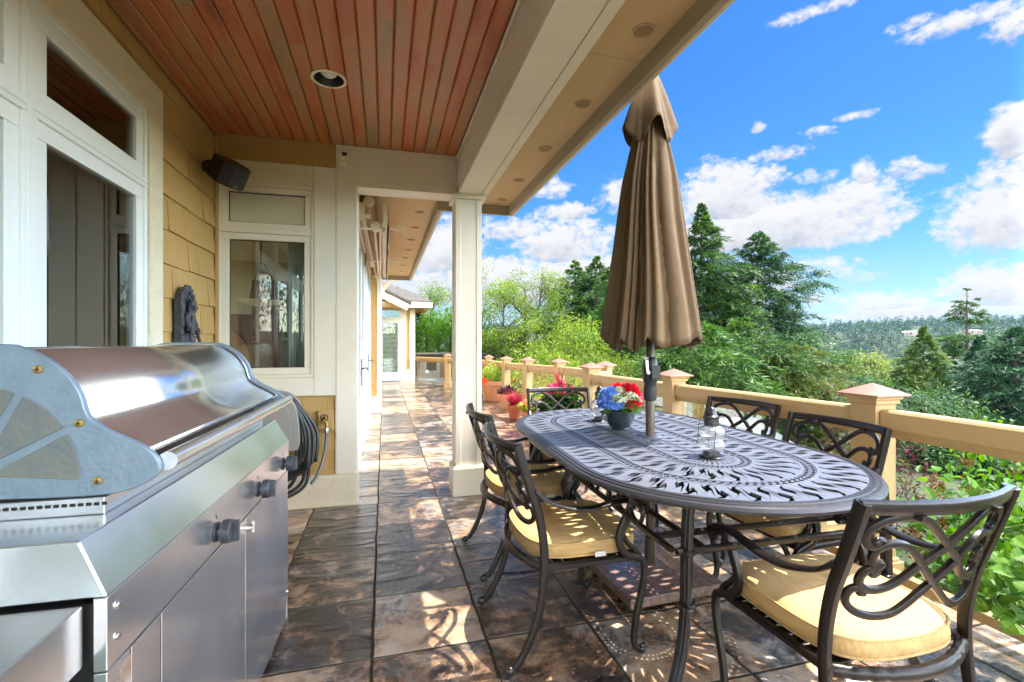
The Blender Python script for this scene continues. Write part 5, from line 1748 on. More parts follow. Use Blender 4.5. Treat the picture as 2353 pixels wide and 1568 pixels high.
# ================================================================== vegetation generators
def conifer(name, label, px, ptop, d, rad, mt, seed, dens=1.0, group=None, droop=.35, base_clear=.02, taper=.85, spray=(.27, .075), gap=0.0, irregular=.35, up=0.0, kind_cat='tree'):
    g = np.random.default_rng(seed)
    top = at(px, ptop, d)
    x, y = top.x, top.y
    zb = gz(x, y)
    H = top.z - zb
    t = thing(name, label, kind_cat, (x, y, zb), group=group)
    m = MB()
    m.sweep([(0, 0, -.3), (.02, 0, H * .4), (0, .02, H * .8), (0, 0, H * .995)], H * .014, H * .014, ref=(1, 0, 0), n=8, taper=lambda q: 1.05 - q, sq=1)
    trunk = m.build('trunk', M['bark'], t, smooth=60)
    nb = int(H * 26 * dens)
    Cs, Ds, Ns, Ls, Ws = [], [], [], [], []
    br = MB()
    lobes = g.uniform(0, 2 * PI, 5)
    for i in range(nb):
        q = base_clear + (1 - base_clear) * (i + g.random()) / nb
        z = H * q
        a = g.random() * 2 * PI
        irr = 1 + irregular * (math.sin(a * 2 + lobes[0] + q * 9) * .5 + math.sin(a * 3 + lobes[1] - q * 15) * .35 + g.normal() * .35)
        k_top = min(1.0, (1 - q) / .22)
        irr = 1 + (irr - 1) * (.35 + .65 * k_top)
        L = rad * (1 - q) ** taper * max(.25, irr) * (.45 + .55 * k_top) + .03 * H * .1
        if gap and math.sin(q * 40 + lobes[2]) < -1 + 2 * gap: continue
        dr = droop * (.5 + g.random())
        out = np.array([math.cos(a), math.sin(a), 0])
        sd = np.array([-math.sin(a), math.cos(a), 0])
        lift = .16 + up
        def spine(u): return z + L * (lift * u * (1 - q * .2) - dr * (1 - .7 * q) * u ** 2.2 + (.55 * q ** 4) * u)
        mb_ = int(max(4, (4 + L * 6.5) * min(1.4, .27 / spray[0])))
        n = 18
        ub = .12 + .88 * g.random(mb_) ** .8
        ph = np.where(g.random(mb_) < .5, 1, -1) * (.35 + .75 * g.random(mb_))
        ls = (L * .36 * (1.05 - .55 * ub) + spray[0] * .9 * (.25 + .75 * k_top)) * (.6 + .7 * g.random(mb_))
        tt_ = (np.arange(n) + .5) / n
        dirs = np.cos(ph)[:, None] * out + np.sin(ph)[:, None] * sd                  # (mb,3)
        hang = (.25 + .6 * g.random(mb_)) * (1 - .6 * q)
        root = out * (L * ub)[:, None]; root[:, 2] = spine(ub) + g.normal(size=mb_) * .03 * L
        P = root[:, None, :] + dirs[:, None, :] * (ls[:, None] * tt_)[:, :, None]
        P[:, :, 2] -= (hang * ls)[:, None] * tt_ ** 1.8
        D = np.repeat(dirs[:, None, :], n, 1) + g.normal(size=(mb_, n, 3)) * .42
        D[:, :, 2] -= .10 + .55 * hang[:, None] * tt_ - .9 * max(0, q - .85) / .15
        P, D = P.reshape(-1, 3), D.reshape(-1, 3)
        n = len(P)
        Cs.append(P); Ds.append(D)
        Ns.append(np.tile([0, 0, 1.], (n, 1)) + g.normal(size=(n, 3)) * .45)
        sc = (.55 + .6 * g.random(n)) * (.45 + .55 * k_top)
        Ls.append(spray[0] * .85 * sc); Ws.append(spray[1] * .52 * (.6 + .8 * g.random(n)))
        if i % 3 == 0:
            pts = [(0, 0, z), tuple(out * L * .5 + np.array([0, 0, z + L * (.16 + up) * .5 - dr * L * .22])), tuple(out * L * .95 + np.array([0, 0, z + L * (.16 + up) * .95 - dr * L * .9 + .55 * q * q * L * .95]))]
            br.sweep(pts, H * .0024, H * .0024, ref=(0, 0, 1), n=4, taper=lambda s: 1.1 - s)
    # leader
    n = 30
    zz = H * (.93 + .07 * g.random(n))
    Cs.append(np.stack([np.zeros(n), np.zeros(n), zz], 1)); Ds.append(np.stack([g.normal(size=n), g.normal(size=n), np.full(n, 1.0)], 1)); Ns.append(g.normal(size=(n, 3))); Ls.append(np.full(n, spray[0] * .45)); Ws.append(np.full(n, spray[1] * .35))
    C, D, N, L, W = map(np.concatenate, (Cs, Ds, Ns, Ls, Ws))
    polys_np('crown', leaf_polys(C, D, N, L, W, -.05), 4, mt, t)
    br.build('limb', M['bark'], trunk, smooth=60)
    return t

def broadleaf(name, label, px, ptop, d, rx, mt, seed, clusters=70, per=130, leaf=.11, group=None, crown0=.3, crown_sc=(1, 1), cl_r=.55, weep=0.0, zb=None, stems=1, trunk_r=.016, cat='tree'):
    g = np.random.default_rng(seed)
    b0 = at(px, ptop, d)
    x, y = b0.x, b0.y
    zb = gz(x, y)
    H = (b0.z - zb) / 1.06
    t = thing(name, label, cat, (x, y, zb), group=group)
    m = MB(); lm = MB()
    roots = [(0, 0)] if stems == 1 else [(g.normal() * .25, g.normal() * .25) for _ in range(stems)]
    tops = []
    for sx, sy in roots:
        lean = g.normal(size=2) * .06 * H
        tops.append((sx, sy, sx + lean[0], sy + lean[1]))
        m.sweep(crom([(sx, sy, -.3), (sx + lean[0] * .3 + g.normal() * .05, sy + lean[1] * .3, H * .3), (sx + lean[0] * .7, sy + lean[1] * .7 + g.normal() * .08, H * .62), (sx + lean[0], sy + lean[1], H * .93)], 6), H * trunk_r, H * trunk_r, ref=(1, 0, 0), n=8, taper=lambda q: 1.1 - q, sq=1)
    trunk = m.build('trunk', M['bark'], t, smooth=60)
    Cs, Ds, Ns = [], [], []
    for c in range(clusters):
        q = crown0 + (1 - crown0) * g.random()
        prof = math.sin(min(1, (q - crown0) / (1 - crown0) * .86 + .14) * PI) ** .6
        a = g.random() * 2 * PI
        rr = rx * prof * math.sqrt(.08 + .92 * g.random()) * (1 + .25 * math.sin(a * 3 + q * 8))
        sx, sy, ex, ey = tops[c % len(tops)]
        tx_, ty_ = sx + (ex - sx) * q, sy + (ey - sy) * q
        cc = np.array([tx_ + rr * math.cos(a) * crown_sc[0], ty_ + rr * math.sin(a) * crown_sc[1], H * q])
        n = int(per * (.5 + g.random()))
        rad = cl_r * (.55 + .8 * g.random())
        dv = unit(g.normal(size=(n, 3))) * (g.random((n, 1)) ** .45) * rad * np.array([1.15, 1.15, .7])
        P = cc + dv
        if weep: P[:, 2] -= weep * g.random(n) * H * .35
        Cs.append(P)
        D = unit(dv) + g.normal(size=(n, 3)) * .7; D[:, 2] -= .35 + weep * 3
        Ds.append(D)
        Ns.append(np.tile([0, 0, 1.], (n, 1)) + g.normal(size=(n, 3)) * .55)
        zs = H * max(.15, q - .12 - .35 * rr / H)
        qs = min(.93, zs / H)
        lm.sweep(crom([(sx + (ex - sx) * qs, sy + (ey - sy) * qs, zs), tuple(cc * .5 + np.array([sx + (ex - sx) * qs, sy + (ey - sy) * qs, zs]) * .5 + g.normal(size=3) * .08), tuple(cc + dv[0] * .6)], 4), H * trunk_r * .22, H * trunk_r * .22, ref=(0, 0, 1), n=5, taper=lambda s: 1.1 - s)
    C, D, N = map(np.concatenate, (Cs, Ds, Ns))
    n = len(C)
    polys_np('crown', leaf_polys(C, D, N, leaf * (.6 + .8 * g.random(n)), leaf * .62 * (.6 + .8 * g.random(n)), .06), 4, mt, t)
    lm.build('limb', M['bark'], trunk, smooth=60)
    return t

F = dict(
    fir=leaf_mat('fir_needles', (.008, .030, .012), (.065, .155, .030), .3, scale=1.1, c3=(.20, .32, .06)),
    fir2=leaf_mat('spruce_needles', (.007, .028, .014), (.052, .135, .038), .3, scale=1.0, c3=(.17, .30, .07)),
    hem=leaf_mat('hemlock_sprays', (.02, .07, .014), (.075, .17, .030), .3, scale=.9, c3=(.17, .30, .06)),
    yg=leaf_mat('yellow_green_leaves', (.065, .13, .014), (.19, .29, .036), .40, scale=1.1, c3=(.38, .46, .11)),
    lim=leaf_mat('birch_leaves', (.055, .11, .018), (.17, .26, .045), .40, scale=1.1, c3=(.36, .43, .14)),
    hedge=leaf_mat('hedge_leaves', (.030, .105, .010), (.10, .25, .020), .36, scale=1.6, c3=(.20, .38, .045)),
    dark=leaf_mat('dark_cypress', (.010, .040, .022), (.045, .125, .052), .22, scale=.9, c3=(.05, .11, .045)),
    will=leaf_mat('willow_leaves', (.08, .13, .025), (.20, .26, .06), .35, scale=.6),
    purp=leaf_mat('purple_leaves', (.03, .012, .018), (.11, .045, .06), .3, scale=3, c3=(.34, .25, .28)),
    lilac=leaf_mat('lilac_leaves', (.018, .065, .007), (.11, .27, .02), .40, scale=3, c3=(.24, .44, .05)),
    far=leaf_mat('distant_trees', (.007, .028, .010), (.030, .082, .020), .15, scale=.03, c3=(.075, .145, .03)),
)
# conifers beyond the umbrella
conifer('conifer_tree', 'tallest fir just right of the umbrella with a thin bare leader', 1612, 470, 19.0, 2.7, F['fir'], 1, 1.5, droop=.34, irregular=.6, taper=.85)
conifer('conifer_tree', 'broad fir with one long bough reaching right into the sky', 1742, 535, 20.5, 3.9, F['fir2'], 2, 1.6, droop=.26, irregular=.7, up=.08, taper=.72)
conifer('conifer_tree', 'slim fir tip showing left of the umbrella, the left one of a close pair', 1322, 600, 22, 3.3, F['hem'], 3, 1.3, group='fir pair left of the umbrella')
conifer('conifer_tree', 'slim fir tip showing left of the umbrella, the right one of a close pair', 1372, 590, 21, 3.3, F['fir'], 4, 1.3, group='fir pair left of the umbrella')
conifer('conifer_tree', 'drooping hemlock half hidden behind the closed umbrella canopy', 1440, 540, 17, 2.7, F['hem'], 5, 1.1, droop=.55)
conifer('conifer_tree', 'low feathery bright green cedar behind the railing under the umbrella', 1600, 745, 12.0, 2.3, F['hem'], 6, 1.25, droop=.7, spray=(.30, .07), taper=.5)
conifer('conifer_tree', 'low dark spreading cedar between the fir and the copper capped posts', 1700, 735, 14.0, 2.8, F['fir'], 7, 1.2, droop=.55, taper=.5)
conifer('conifer_tree', 'rounded olive green cedar above the railing right of the firs', 1830, 800, 13.0, 2.1, leaf_mat('olive_cedar', (.035, .06, .012), (.13, .17, .03), .3, scale=1.2), 8, 1.3, droop=.55, taper=.42, spray=(.26, .06))
# garden trees on the left
broadleaf('deciduous_tree', 'airy yellow green tree right of the porch column with a dark leaning trunk', 1158, 625, 17.5, 1.7, F['yg'], 21, 46, 190, .070, crown0=.36, cl_r=.48)
broadleaf('deciduous_tree', 'tall airy birch with pale leaves in the middle of the garden trees', 1225, 612, 18.5, 2.0, F['lim'], 22, 60, 190, .070, crown0=.25, cl_r=.5, stems=2)
broadleaf('deciduous_tree', 'bushy lime green tree just left of the fir pair', 1300, 735, 15.5, 1.6, F['yg'], 23, 80, 220, .070, crown0=.15, cl_r=.55, stems=2)
broadleaf('deciduous_tree', 'low lime green shrub tree behind the railing posts', 1395, 800, 14.0, 1.5, F['lim'], 24, 75, 200, .068, crown0=.1, cl_r=.5, stems=3)
broadleaf('deciduous_tree', 'sparse pale leaved tree above the hedge, left of the porch column', 985, 640, 24, 2.0, F['lim'], 25, 48, 130, .085, crown0=.40, cl_r=.6)
broadleaf('deciduous_tree', 'thin bare twigged tree tip close to the right edge of the porch column', 1122, 600, 21, 1.0, F['lim'], 26, 24, 70, .075, crown0=.5, cl_r=.5)
broadleaf('deciduous_tree', 'small light green tree low behind the potted flowers', 1215, 800, 13.2, 1.4, F['yg'], 27, 60, 160, .065, crown0=.1, cl_r=.45, stems=3)
# hedge behind the far railing
def hedge(label, x0, x1, y0, y1, z0, z1, seed, n=16000):
    g = np.random.default_rng(seed)
    t = thing('garden_hedge', label, 'hedge', ((x0 + x1) / 2, (y0 + y1) / 2, z0))
    sx, sy, H = (x1 - x0) / 2, (y1 - y0) / 2, z1 - z0
    C = g.random((n, 3)) * np.array([2, 2, 1]) - np.array([1, 1, 0])
    k = g.integers(0, 5, n)
    lump = 1 + .10 * np.sin(C[:, 0] * 7 + C[:, 2] * 6) + .08 * np.sin(C[:, 1] * 9 - C[:, 2] * 11)
    for ax, v in ((0, -1), (0, 1), (1, -1), (1, 1), (2, 1)):
        sel = k == (0 if (ax, v) == (0, -1) else 1 if (ax, v) == (0, 1) else 2 if (ax, v) == (1, -1) else 3 if (ax, v) == (1, 1) else 4)
        C[sel, ax] = v * (1 - .22 * g.random(sel.sum()) ** 2)
    P = C * np.array([sx, sy, H]) * lump[:, None]
    D = C + g.normal(size=(n, 3)) * .6; D[:, 2] += .5
    polys_np('foliage', leaf_polys(P, D, g.normal(size=(n, 3)) + C, .13 * (.6 + .8 * g.random(n)), .05 * (.6 + .8 * g.random(n)), .03), 4, F['hedge'], t)
    m = MB()
    for i in range(5):
        m.sweep([(-sx * .8 + i * sx * .4, 0, -.3), (-sx * .8 + i * sx * .4, .05, H * .8)], .05, .05, n=6)
    m.build('stem', M['bark'], t)
hedge('dense bright green clipped hedge behind the far railing and the wing corner', .95, 3.3, 18.6, 20.2, -.9, 2.05, 31)
hedge('darker leafy hedge seen between the porch column and the potted flowers', 3.2, 5.4, 18.2, 19.8, -1.2, 1.35, 32, 14000)

hedge('unseen tall green hedge added behind the porch for reflections in the grill', -3.2, 4.5, -8.2, -6.6, -.8, 2.9, 33, 9000)  # out of view, added to give the grill end a green reflection
# neighbour's shed behind the glass at the far end
sh = thing('garden_shed', 'low shed with brown shingled wall and pale base seen through the far glass panel', 'shed', (2.0, 16.9, -.85))
m = MB(); m.box(-.85, 1.5, 0, 1.2, -.3, .80); m.build('base_wall', mat('pale_concrete', (.20, .23, .23), .8), sh)
m = MB(); m.box(-.85, 1.5, .02, 1.2, .801, 1.62); m.build('wall', M['slate'], sh)
m = MB()
shingles(m, lambda u, o, z: (u, .02 - o, z), -.85, 1.5, .805, 1.6, course=.22, phase=.805, wr=(.2, .32)); m.build('wall_shingles', mat('brown_shed_shingle', (.075, .065, .042), .8, var=(6, (.05, .042, .028), .6)), sh)
m = MB(); m.box(-.60, -.50, -.03, -.002, .98, 1.08); m.build('outlet_cover', M['vinyl'], sh)
m = MB(); m.box(-.95, 1.6, -.12, 1.3, 1.621, 1.66); m.build('roof', M['slate'], sh)

# right-hand trees down the slope
conifer('conifer_tree', 'tall thin sparse fir with flat tiers standing above the right tree line', 2222, 664, 46, 4.6, F['fir'], 11, .62, droop=.30, gap=.22, irregular=.6, spray=(.50, .13), taper=.62, base_clear=.05)
conifer('conifer_tree', 'yellow green fir standing just right of the nearest copper cap', 2122, 752, 30, 4.1, leaf_mat('golden_fir', (.03, .075, .018), (.11, .19, .035), .3, scale=.6, c3=(.2, .28, .06)), 12, 1.25, droop=.30, spray=(.38, .10), taper=1.0, irregular=.25)
conifer('conifer_tree', 'dark blue green full cypress at the right edge of the view', 2335, 752, 21, 3.9, F['dark'], 13, 1.5, droop=.45, spray=(.32, .085), taper=.75, irregular=.2)
conifer('conifer_tree', 'dark cypress just left of the one at the right edge', 2255, 772, 24, 2.6, F['dark'], 14, 1.3, droop=.45, spray=(.34, .09), taper=.85, irregular=.2)
conifer('conifer_tree', 'mid green fir low behind the yellow green fir', 2190, 830, 36, 3.8, F['fir2'], 15, .9, spray=(.5, .12))
broadleaf('willow_tree', 'pale weeping willow down the slope left of the nearest copper cap', 2010, 790, 48, 4.4, F['will'], 16, 90, 150, .34, crown0=.3, cl_r=1.2, weep=.55)
broadleaf('willow_tree', 'smaller pale willow beyond, toward the firs', 1940, 800, 56, 4.0, leaf_mat('grey_green_leaves', (.05, .10, .035), (.13, .21, .07), .35, scale=.5), 17, 80, 130, .34, crown0=.25, cl_r=1.2)
broadleaf('deciduous_tree', 'rounded dull green tree low on the slope behind the olive cedar', 1890, 812, 26, 3.0, F['fir'], 18, 90, 140, .2, crown0=.15, cl_r=.9)
broadleaf('deciduous_tree', 'light green tree low behind the rail, right of the nearest copper cap', 2170, 905, 19, 2.2, F['fir'], 19, 80, 140, .14, crown0=.15, cl_r=.7)

# lilac shrubs right behind the glass
def shrub(name, label, x, y, z, rx, ry, H, mt, n, L, W, seed, heads=0, group=None):
    g = np.random.default_rng(seed)
    t = thing(name, label, 'shrub', (x, y, z), group=group)
    d = unit(g.normal(size=(n, 3)))
    d[:, 2] = np.abs(d[:, 2]) * 1.0
    rr = g.random(n) ** .45
    lump = 1 + .16 * np.sin(d[:, 0] * 6 + seed) * np.sin(d[:, 1] * 7) + .12 * np.sin(d[:, 2] * 9 + d[:, 0] * 5)
    C = d * (rr * lump)[:, None] * np.array([rx, ry, H])
    C[:, 2] += .06
    D = d * np.array([1, 1, .4]) + g.normal(size=(n, 3)) * .6; D[:, 2] -= .25
    N = np.tile([0, 0, 1.], (n, 1)) + d * .4 + g.normal(size=(n, 3)) * .4
    polys_np('foliage', leaf_broad(C, D, N, L * (.6 + .7 * g.random(n)), W * (.6 + .7 * g.random(n)), fold=.14, droop=.12), 5, mt, t)
    m = MB()
    for i in range(26):
        dd = unit(g.normal(size=(1, 3)))[0]; dd[2] = abs(dd[2]) + .3
        e = dd * np.array([rx, ry, H]) * .75
        m.sweep(crom([(dd[0] * .1, dd[1] * .1, -.2), tuple(e * .5 + g.normal(size=3) * .05), tuple(e)], 4), .009, .009, n=5, taper=lambda s: 1.2 - s)
    m.build('stem', M['bark'], t)
    if heads:
        Hc, Hd = [], []
        for i in range(heads):
            dd = unit(g.normal(size=(1, 3)))[0]; dd[2] = abs(dd[2])
            if i % 2: dd[0] = -abs(dd[0])
            c = dd * np.array([rx, ry, H]) * (.92 + .12 * g.random())
            k = 130
            u = g.random(k)
            ang = g.random(k) * 2 * PI
            r2 = .048 * (1 - u) * (.4 + .6 * g.random(k))
            Hc.append(c + np.stack([r2 * np.cos(ang), r2 * np.sin(ang), u * .15 - .03], 1)); Hd.append(g.normal(size=(k, 3)))
        P, Dd = np.concatenate(Hc), np.concatenate(Hd)
        polys_np('seed_head', leaf_polys(P, Dd, g.normal(size=(len(P), 3)), .020 + .012 * g.random(len(P)), .010 + .006 * g.random(len(P))), 4, leaf_mat('brown_seed_heads', (.12, .05, .02), (.38, .19, .08), .15, scale=20), t)
    return t
shrub('lilac_shrub', 'leafy lilac with brown seed heads rising above the rail at the right', 4.15, 2.15, -.9, .80, .75, 1.36, F['lilac'], 3600, .082, .050, 41, 26)
shrub('lilac_shrub', 'leafy lilac with brown seed heads behind the glass right of the nearest post', 3.25, 1.55, -.9, .62, .9, 1.30, F['lilac'], 4000, .082, .050, 42, 18)
shrub('lilac_shrub', 'lower lilac behind the glass behind the near right chair', 3.15, .55, -.9, .55, .9, 1.22, F['lilac'], 3000, .085, .052, 43, 10)
shrub('green_shrub', 'small bright leafed bush behind the two railing side chairs', 3.6, 3.4, -1.0, .55, .6, .98, F['lilac'], 1000, .09, .05, 44)
shrub('purple_shrub', 'purple leaved low shrub in the bed seen between the railing side chairs', 4.4, 4.4, -1.2, .95, .95, .95, F['purp'], 3600, .05, .026, 45)
shrub('purple_shrub', 'dark red maple like bush just above the rail left of the nearest copper cap', 6.2, 4.9, -1.6, .95, .9, 1.9, leaf_mat('dark_red_leaves', (.028, .008, .01), (.10, .018, .022), .3, scale=4), 3200, .07, .03, 46)
shrub('green_shrub', 'grassy green bush behind the glass left of the long side chairs', 3.9, 6.2, -1.2, .8, .9, 1.2, F['mid'] if 'mid' in F else LM['mid'], 2200, .07, .03, 47)
shrub('green_shrub', 'round green bush behind the glass beyond the clay pots', 3.6, 8.6, -1.1, .8, .8, 1.55, LM['mid'], 2200, .07, .03, 48)
shrub('green_shrub', 'round green bush behind the glass between the far posts', 3.3, 11.2, -1.1, .8, .8, 1.5, LM['lime'], 1800, .06, .028, 49)

# low garden roof seen through the glass left of the railing side chairs
ps = thing('greenhouse_roof', 'pale grey low outbuilding roof seen through the glass behind the table', 'outbuilding', (5.4, 7.8, -1.9))
m = MB(); m.box(-1.1, 1.6, -1.0, 1.4, -.6, 1.15); m.build('wall', mat('pale_blue_grey_wall', (.16, .19, .20), .6), ps)
m = MB(); m.add([(-1.3, -1.2, 1.16), (1.8, -1.2, 1.16), (1.8, 1.6, 1.16), (-1.3, 1.6, 1.16), (-1.3, .2, 1.62), (1.8, .2, 1.62)], [(3, 2, 1, 0), (0, 1, 5, 4), (2, 3, 4, 5), (0, 4, 3), (1, 2, 5)]); m.build('roof', mat('pale_metal_roof', (.11, .135, .15), .5, .1), ps)

# overhead cables
def cable(label, p0, p1, sag, r):
    m = MB()
    a, c = Vector(p0), Vector(p1)
    pts = [a.lerp(c, q) - Vector((0, 0, sag * 4 * q * (1 - q))) for q in np.linspace(0, 1, 24)]
    m.sweep(pts, r, r, ref=(0, 0, 1), n=6)
    return tag(m.build('power_cable', mat('pale_cable', (.45, .46, .47), .5), smooth=60), label, 'cable', 'overhead cables')
cable('upper thin overhead cable crossing behind the right hand rail', at(1900, 925, 16), at(2560, 990, 12), .25, .009)
cable('lower thin overhead cable crossing behind the right hand rail', at(1900, 940, 16), at(2560, 1018, 12), .22, .009)

# far wooded hillside: nobody could count it -> stuff, with the houses that show as their own things
g = np.random.default_rng(77)
Cs, Ds, Ns, Ls, Ws = [], [], [], [], []
hz = []
for i in range(26):
    az = math.radians(g.uniform(41, 62)); r = g.uniform(430, 860)
    hz.append((r * math.sin(az), r * math.cos(az)))
cnt = 0
while cnt < 8500:
    az = math.radians(g.uniform(-8, 78))
    r = 60 + 1150 * g.random() ** .75
    x, y = r * math.sin(az), r * math.cos(az)
    if any((x - a) ** 2 + (y - b) ** 2 < 15 ** 2 for a, b in hz): continue
    if any(abs(math.atan2(a, b) - az) < .012 and 0 < math.hypot(a, b) - r < 45 for a, b in hz): continue
    if r < 110 and g.random() < .5: continue
    cnt += 1
    z = gz(x, y)
    con = g.random() < (.55 if r > 700 else .4)
    H = g.uniform(9, 19) if con else g.uniform(7, 13)
    n = 170 if r < 330 else 110 if r < 650 else 80
    q = g.random(n)
    a = g.random(n) * 2 * PI
    if con:
        rr = H * .20 * (1 - q) ** .8 * np.sqrt(g.random(n) * .8 + .2) + .2
        P = np.stack([x + rr * np.cos(a), y + rr * np.sin(a), z + H * (.05 + .95 * q)], 1)
        D = np.stack([np.cos(a), np.sin(a), np.full(n, -.45)], 1) + g.normal(size=(n, 3)) * .3
    else:
        v = unit(g.normal(size=(n, 3))) * (g.random((n, 1)) ** .4)
        v[:, 2] *= .9
        P = v * H * np.array([.42, .42, .45]) * (1 + .2 * np.sin(v[:, :1] * 5)) + np.array([x, y, z + H * .52])
        D = v + g.normal(size=(n, 3)) * .6
    s = (2.0 if r > 650 else 1.5 if r > 330 else 1.15) * (.6 + .7 * g.random(n))
    Cs.append(P); Ds.append(D); Ns.append(np.tile([0, 0, 1.], (n, 1)) + g.normal(size=(n, 3)) * .5); Ls.append(s); Ws.append(s * .55)
C, D, N, L, W = map(np.concatenate, (Cs, Ds, Ns, Ls, Ws))
tag(polys_np('distant_forest', leaf_polys(C, D, N, L, W, -.06), 4, F['far']), kind='stuff')
hw = [mat('far_house_wall_a', (.55, .5, .42), .8), mat('far_house_wall_b', (.36, .3, .25), .8), mat('far_house_wall_c', (.65, .63, .6), .8)]
hroof = [mat('far_roof_a', (.22, .17, .15), .8), mat('far_roof_b', (.30, .28, .27), .8), mat('far_roof_c', (.38, .34, .3), .8)]
for i, (x, y) in enumerate(hz):
    z = gz(x, y)
    t = thing('hillside_house', 'small house with a low pitched roof among trees on the far hillside', 'house', (x, y, z), g.uniform(0, PI), group='houses on the far hillside')
    w, dp, h = g.uniform(6, 10), g.uniform(4, 6), g.uniform(3.5, 5.5)
    m = MB(); m.box(-w, w, -dp, dp, -3, h); wl = m.build('wall', hw[i % 3], t)
    m = MB(); m.add([(-w - .8, -dp - .8, h), (w + .8, -dp - .8, h), (w + .8, dp + .8, h), (-w - .8, dp + .8, h), (-w - .8, 0, h + 2.4), (w + .8, 0, h + 2.4)], [(3, 2, 1, 0), (0, 1, 5, 4), (2, 3, 4, 5), (0, 4, 3), (1, 2, 5)]); m.build('roof', hroof[(i * 2) % 3], t)
    m = MB()
    for sx in (-.6, 0, .6):
        m.box(sx * w - 1, sx * w + 1, -dp - .05, dp + .05, h - 2.6, h - 1.0)
    m.build('window', M['dark'], wl)

# ================================================================== sky, sun, camera
SUN = Vector((1, -.12, 2.33)).normalized()
w = bpy.data.worlds.new('World'); SC.world = w
w.use_nodes = True
nt = w.node_tree; L = nt.links
bg = nt.nodes['Background']
sky = nd(nt, 'ShaderNodeTexSky', sky_type='NISHITA')
sky.sun_disc = False
sky.sun_elevation = math.asin(SUN.z)
sky.sun_rotation = math.atan2(SUN.x, SUN.y)
sky.altitude = 100; sky.air_density = 1.0; sky.dust_density = .6; sky.ozone_density = 2.2
OUT_FILL_GAIN = 12.0
SKY_K = .15   # kept in range; the view is exposed for the shade
def math_(op, a, b=None, c=None, clamp=False):
    n = nd(nt, 'ShaderNodeMath', operation=op, use_clamp=clamp)
    for i, v in enumerate((a, b, c)):
        if v is None: continue
        if isinstance(v, (int, float)): n.inputs[i].default_value = v
        else: L.new(v, n.inputs[i])
    return n.outputs[0]
tc = nd(nt, 'ShaderNodeTexCoord')
sep = nd(nt, 'ShaderNodeSeparateXYZ'); L.new(tc.outputs['Generated'], sep.inputs[0])
X, Y, Z = sep.outputs
az = math_('MULTIPLY', math_('ARCTAN2', X, Y), 180 / PI)
el = math_('MULTIPLY', math_('ARCSINE', Z), 180 / PI)
def sph(px, py):
    t = (px - 1176.5) / 1090
    return 15.05 + math.degrees(math.atan(t)), math.degrees(math.atan((783 - py) / 1090 / math.sqrt(1 + t * t)))
cv = nd(nt, 'ShaderNodeCombineXYZ'); L.new(az, cv.inputs[0]); L.new(math_('MULTIPLY', el, 1.35), cv.inputs[1])
def noise(scale, detail, rough=.6, dist=0.0, off=(0, 0, 0)):
    mp = nd(nt, 'ShaderNodeMapping'); mp.inputs['Location'].default_value = off
    L.new(cv.outputs[0], mp.inputs[0])
    n = nd(nt, 'ShaderNodeTexNoise'); n.inputs['Scale'].default_value = scale; n.inputs['Detail'].default_value = detail; n.inputs['Roughness'].default_value = rough; n.inputs['Distortion'].default_value = dist
    L.new(mp.outputs[0], n.inputs['Vector'])
    return n.outputs['Fac']
nA = noise(.16, 10, .62)
nB = noise(.16, 10, .62, off=(-.3, 1.5, 0))          # same field sampled a little higher: light from above
nW = noise(.85, 7, .64, .3, off=(5, 3, 0))
# cumulus placed as in the view: centre, half width, height above and below the centre (photo pixels), weight
CL = [(1850, 520, 240, 100, 58, 1.25), (1670, 450, 150, 95, 90, 1.2), (1640, 545, 190, 90, 60, 1.0), (2310, 490, 200, 150, 85, 1.15), (2345, 300, 90, 75, 90, 1.0), (2450, 400, 200, 200, 150, 1.0),
      (1300, 560, 160, 62, 60, 1.0), (1010, 590, 130, 95, 80, 1.0), (1150, 650, 330, 70, 60, 1.15), (1400, 640, 220, 80, 60, 1.0), (1295, 487, 75, 24, 20, .75), (1190, 525, 90, 40, 40, .8),
      (1775, 358, 95, 18, 16, .5), (1985, 398, 26, 36, 30, .36), (2080, 382, 34, 20, 20, .40), (2140, 392, 60, 16, 14, .38), (1865, 412, 60, 22, 18, .48), (1885, 300, 45, 15, 15, .58), (1950, 268, 70, 10, 10, .32), (1745, 293, 22, 14, 12, .5),
      (2230, 38, 150, 26, 24, .40), (2340, 40, 70, 60, 50, .45), (2090, 55, 60, 14, 14, .34), (1940, 6, 130, 18, 14, .32), (1260, 440, 50, 30, 22, .6), (1415, 450, 50, 50, 40, .7),
      (2150, 715, 330, 30, 24, .9), (2290, 680, 180, 75, 45, .95), (1880, 690, 50, 26, 18, .75), (2050, 705, 160, 40, 26, .75), (1800, 640, 170, 60, 50, .6), (1600, 660, 200, 80, 60, .8)]
cov = None; vpos = None
for (px, py, hw_, up_, dn_, wt) in CL:
    a0, e0 = sph(px, py)
    ku = abs(sph(px + hw_, py)[0] - sph(px - hw_, py)[0]) / 2
    e_u, e_d = sph(px, py - up_)[1] - e0, e0 - sph(px, py + dn_)[1]
    dx = math_('DIVIDE', math_('SUBTRACT', az, a0), ku)
    de = math_('SUBTRACT', el, e0)
    dyv = math_('MAXIMUM', math_('DIVIDE', de, e_u), math_('DIVIDE', de, -e_d))
    r2 = math_('ADD', math_('MULTIPLY', dx, dx), math_('MULTIPLY', dyv, dyv))
    f = math_('MULTIPLY', math_('SUBTRACT', 1.0, r2, clamp=False), wt)
    f = math_('MAXIMUM', f, -1.0)
    vv = math_('ADD', math_('DIVIDE', de, (e_u + e_d) / 2), .0)
    if cov is None: cov, vpos = f, vv
    else:
        gt = math_('GREATER_THAN', f, cov)
        mxv = nd(nt, 'ShaderNodeMix', data_type='FLOAT'); L.new(gt, mxv.inputs[0]); L.new(vpos, mxv.inputs[2]); L.new(vv, mxv.inputs[3]); vpos = mxv.outputs[0]
        cov = math_('MAXIMUM', cov, f)
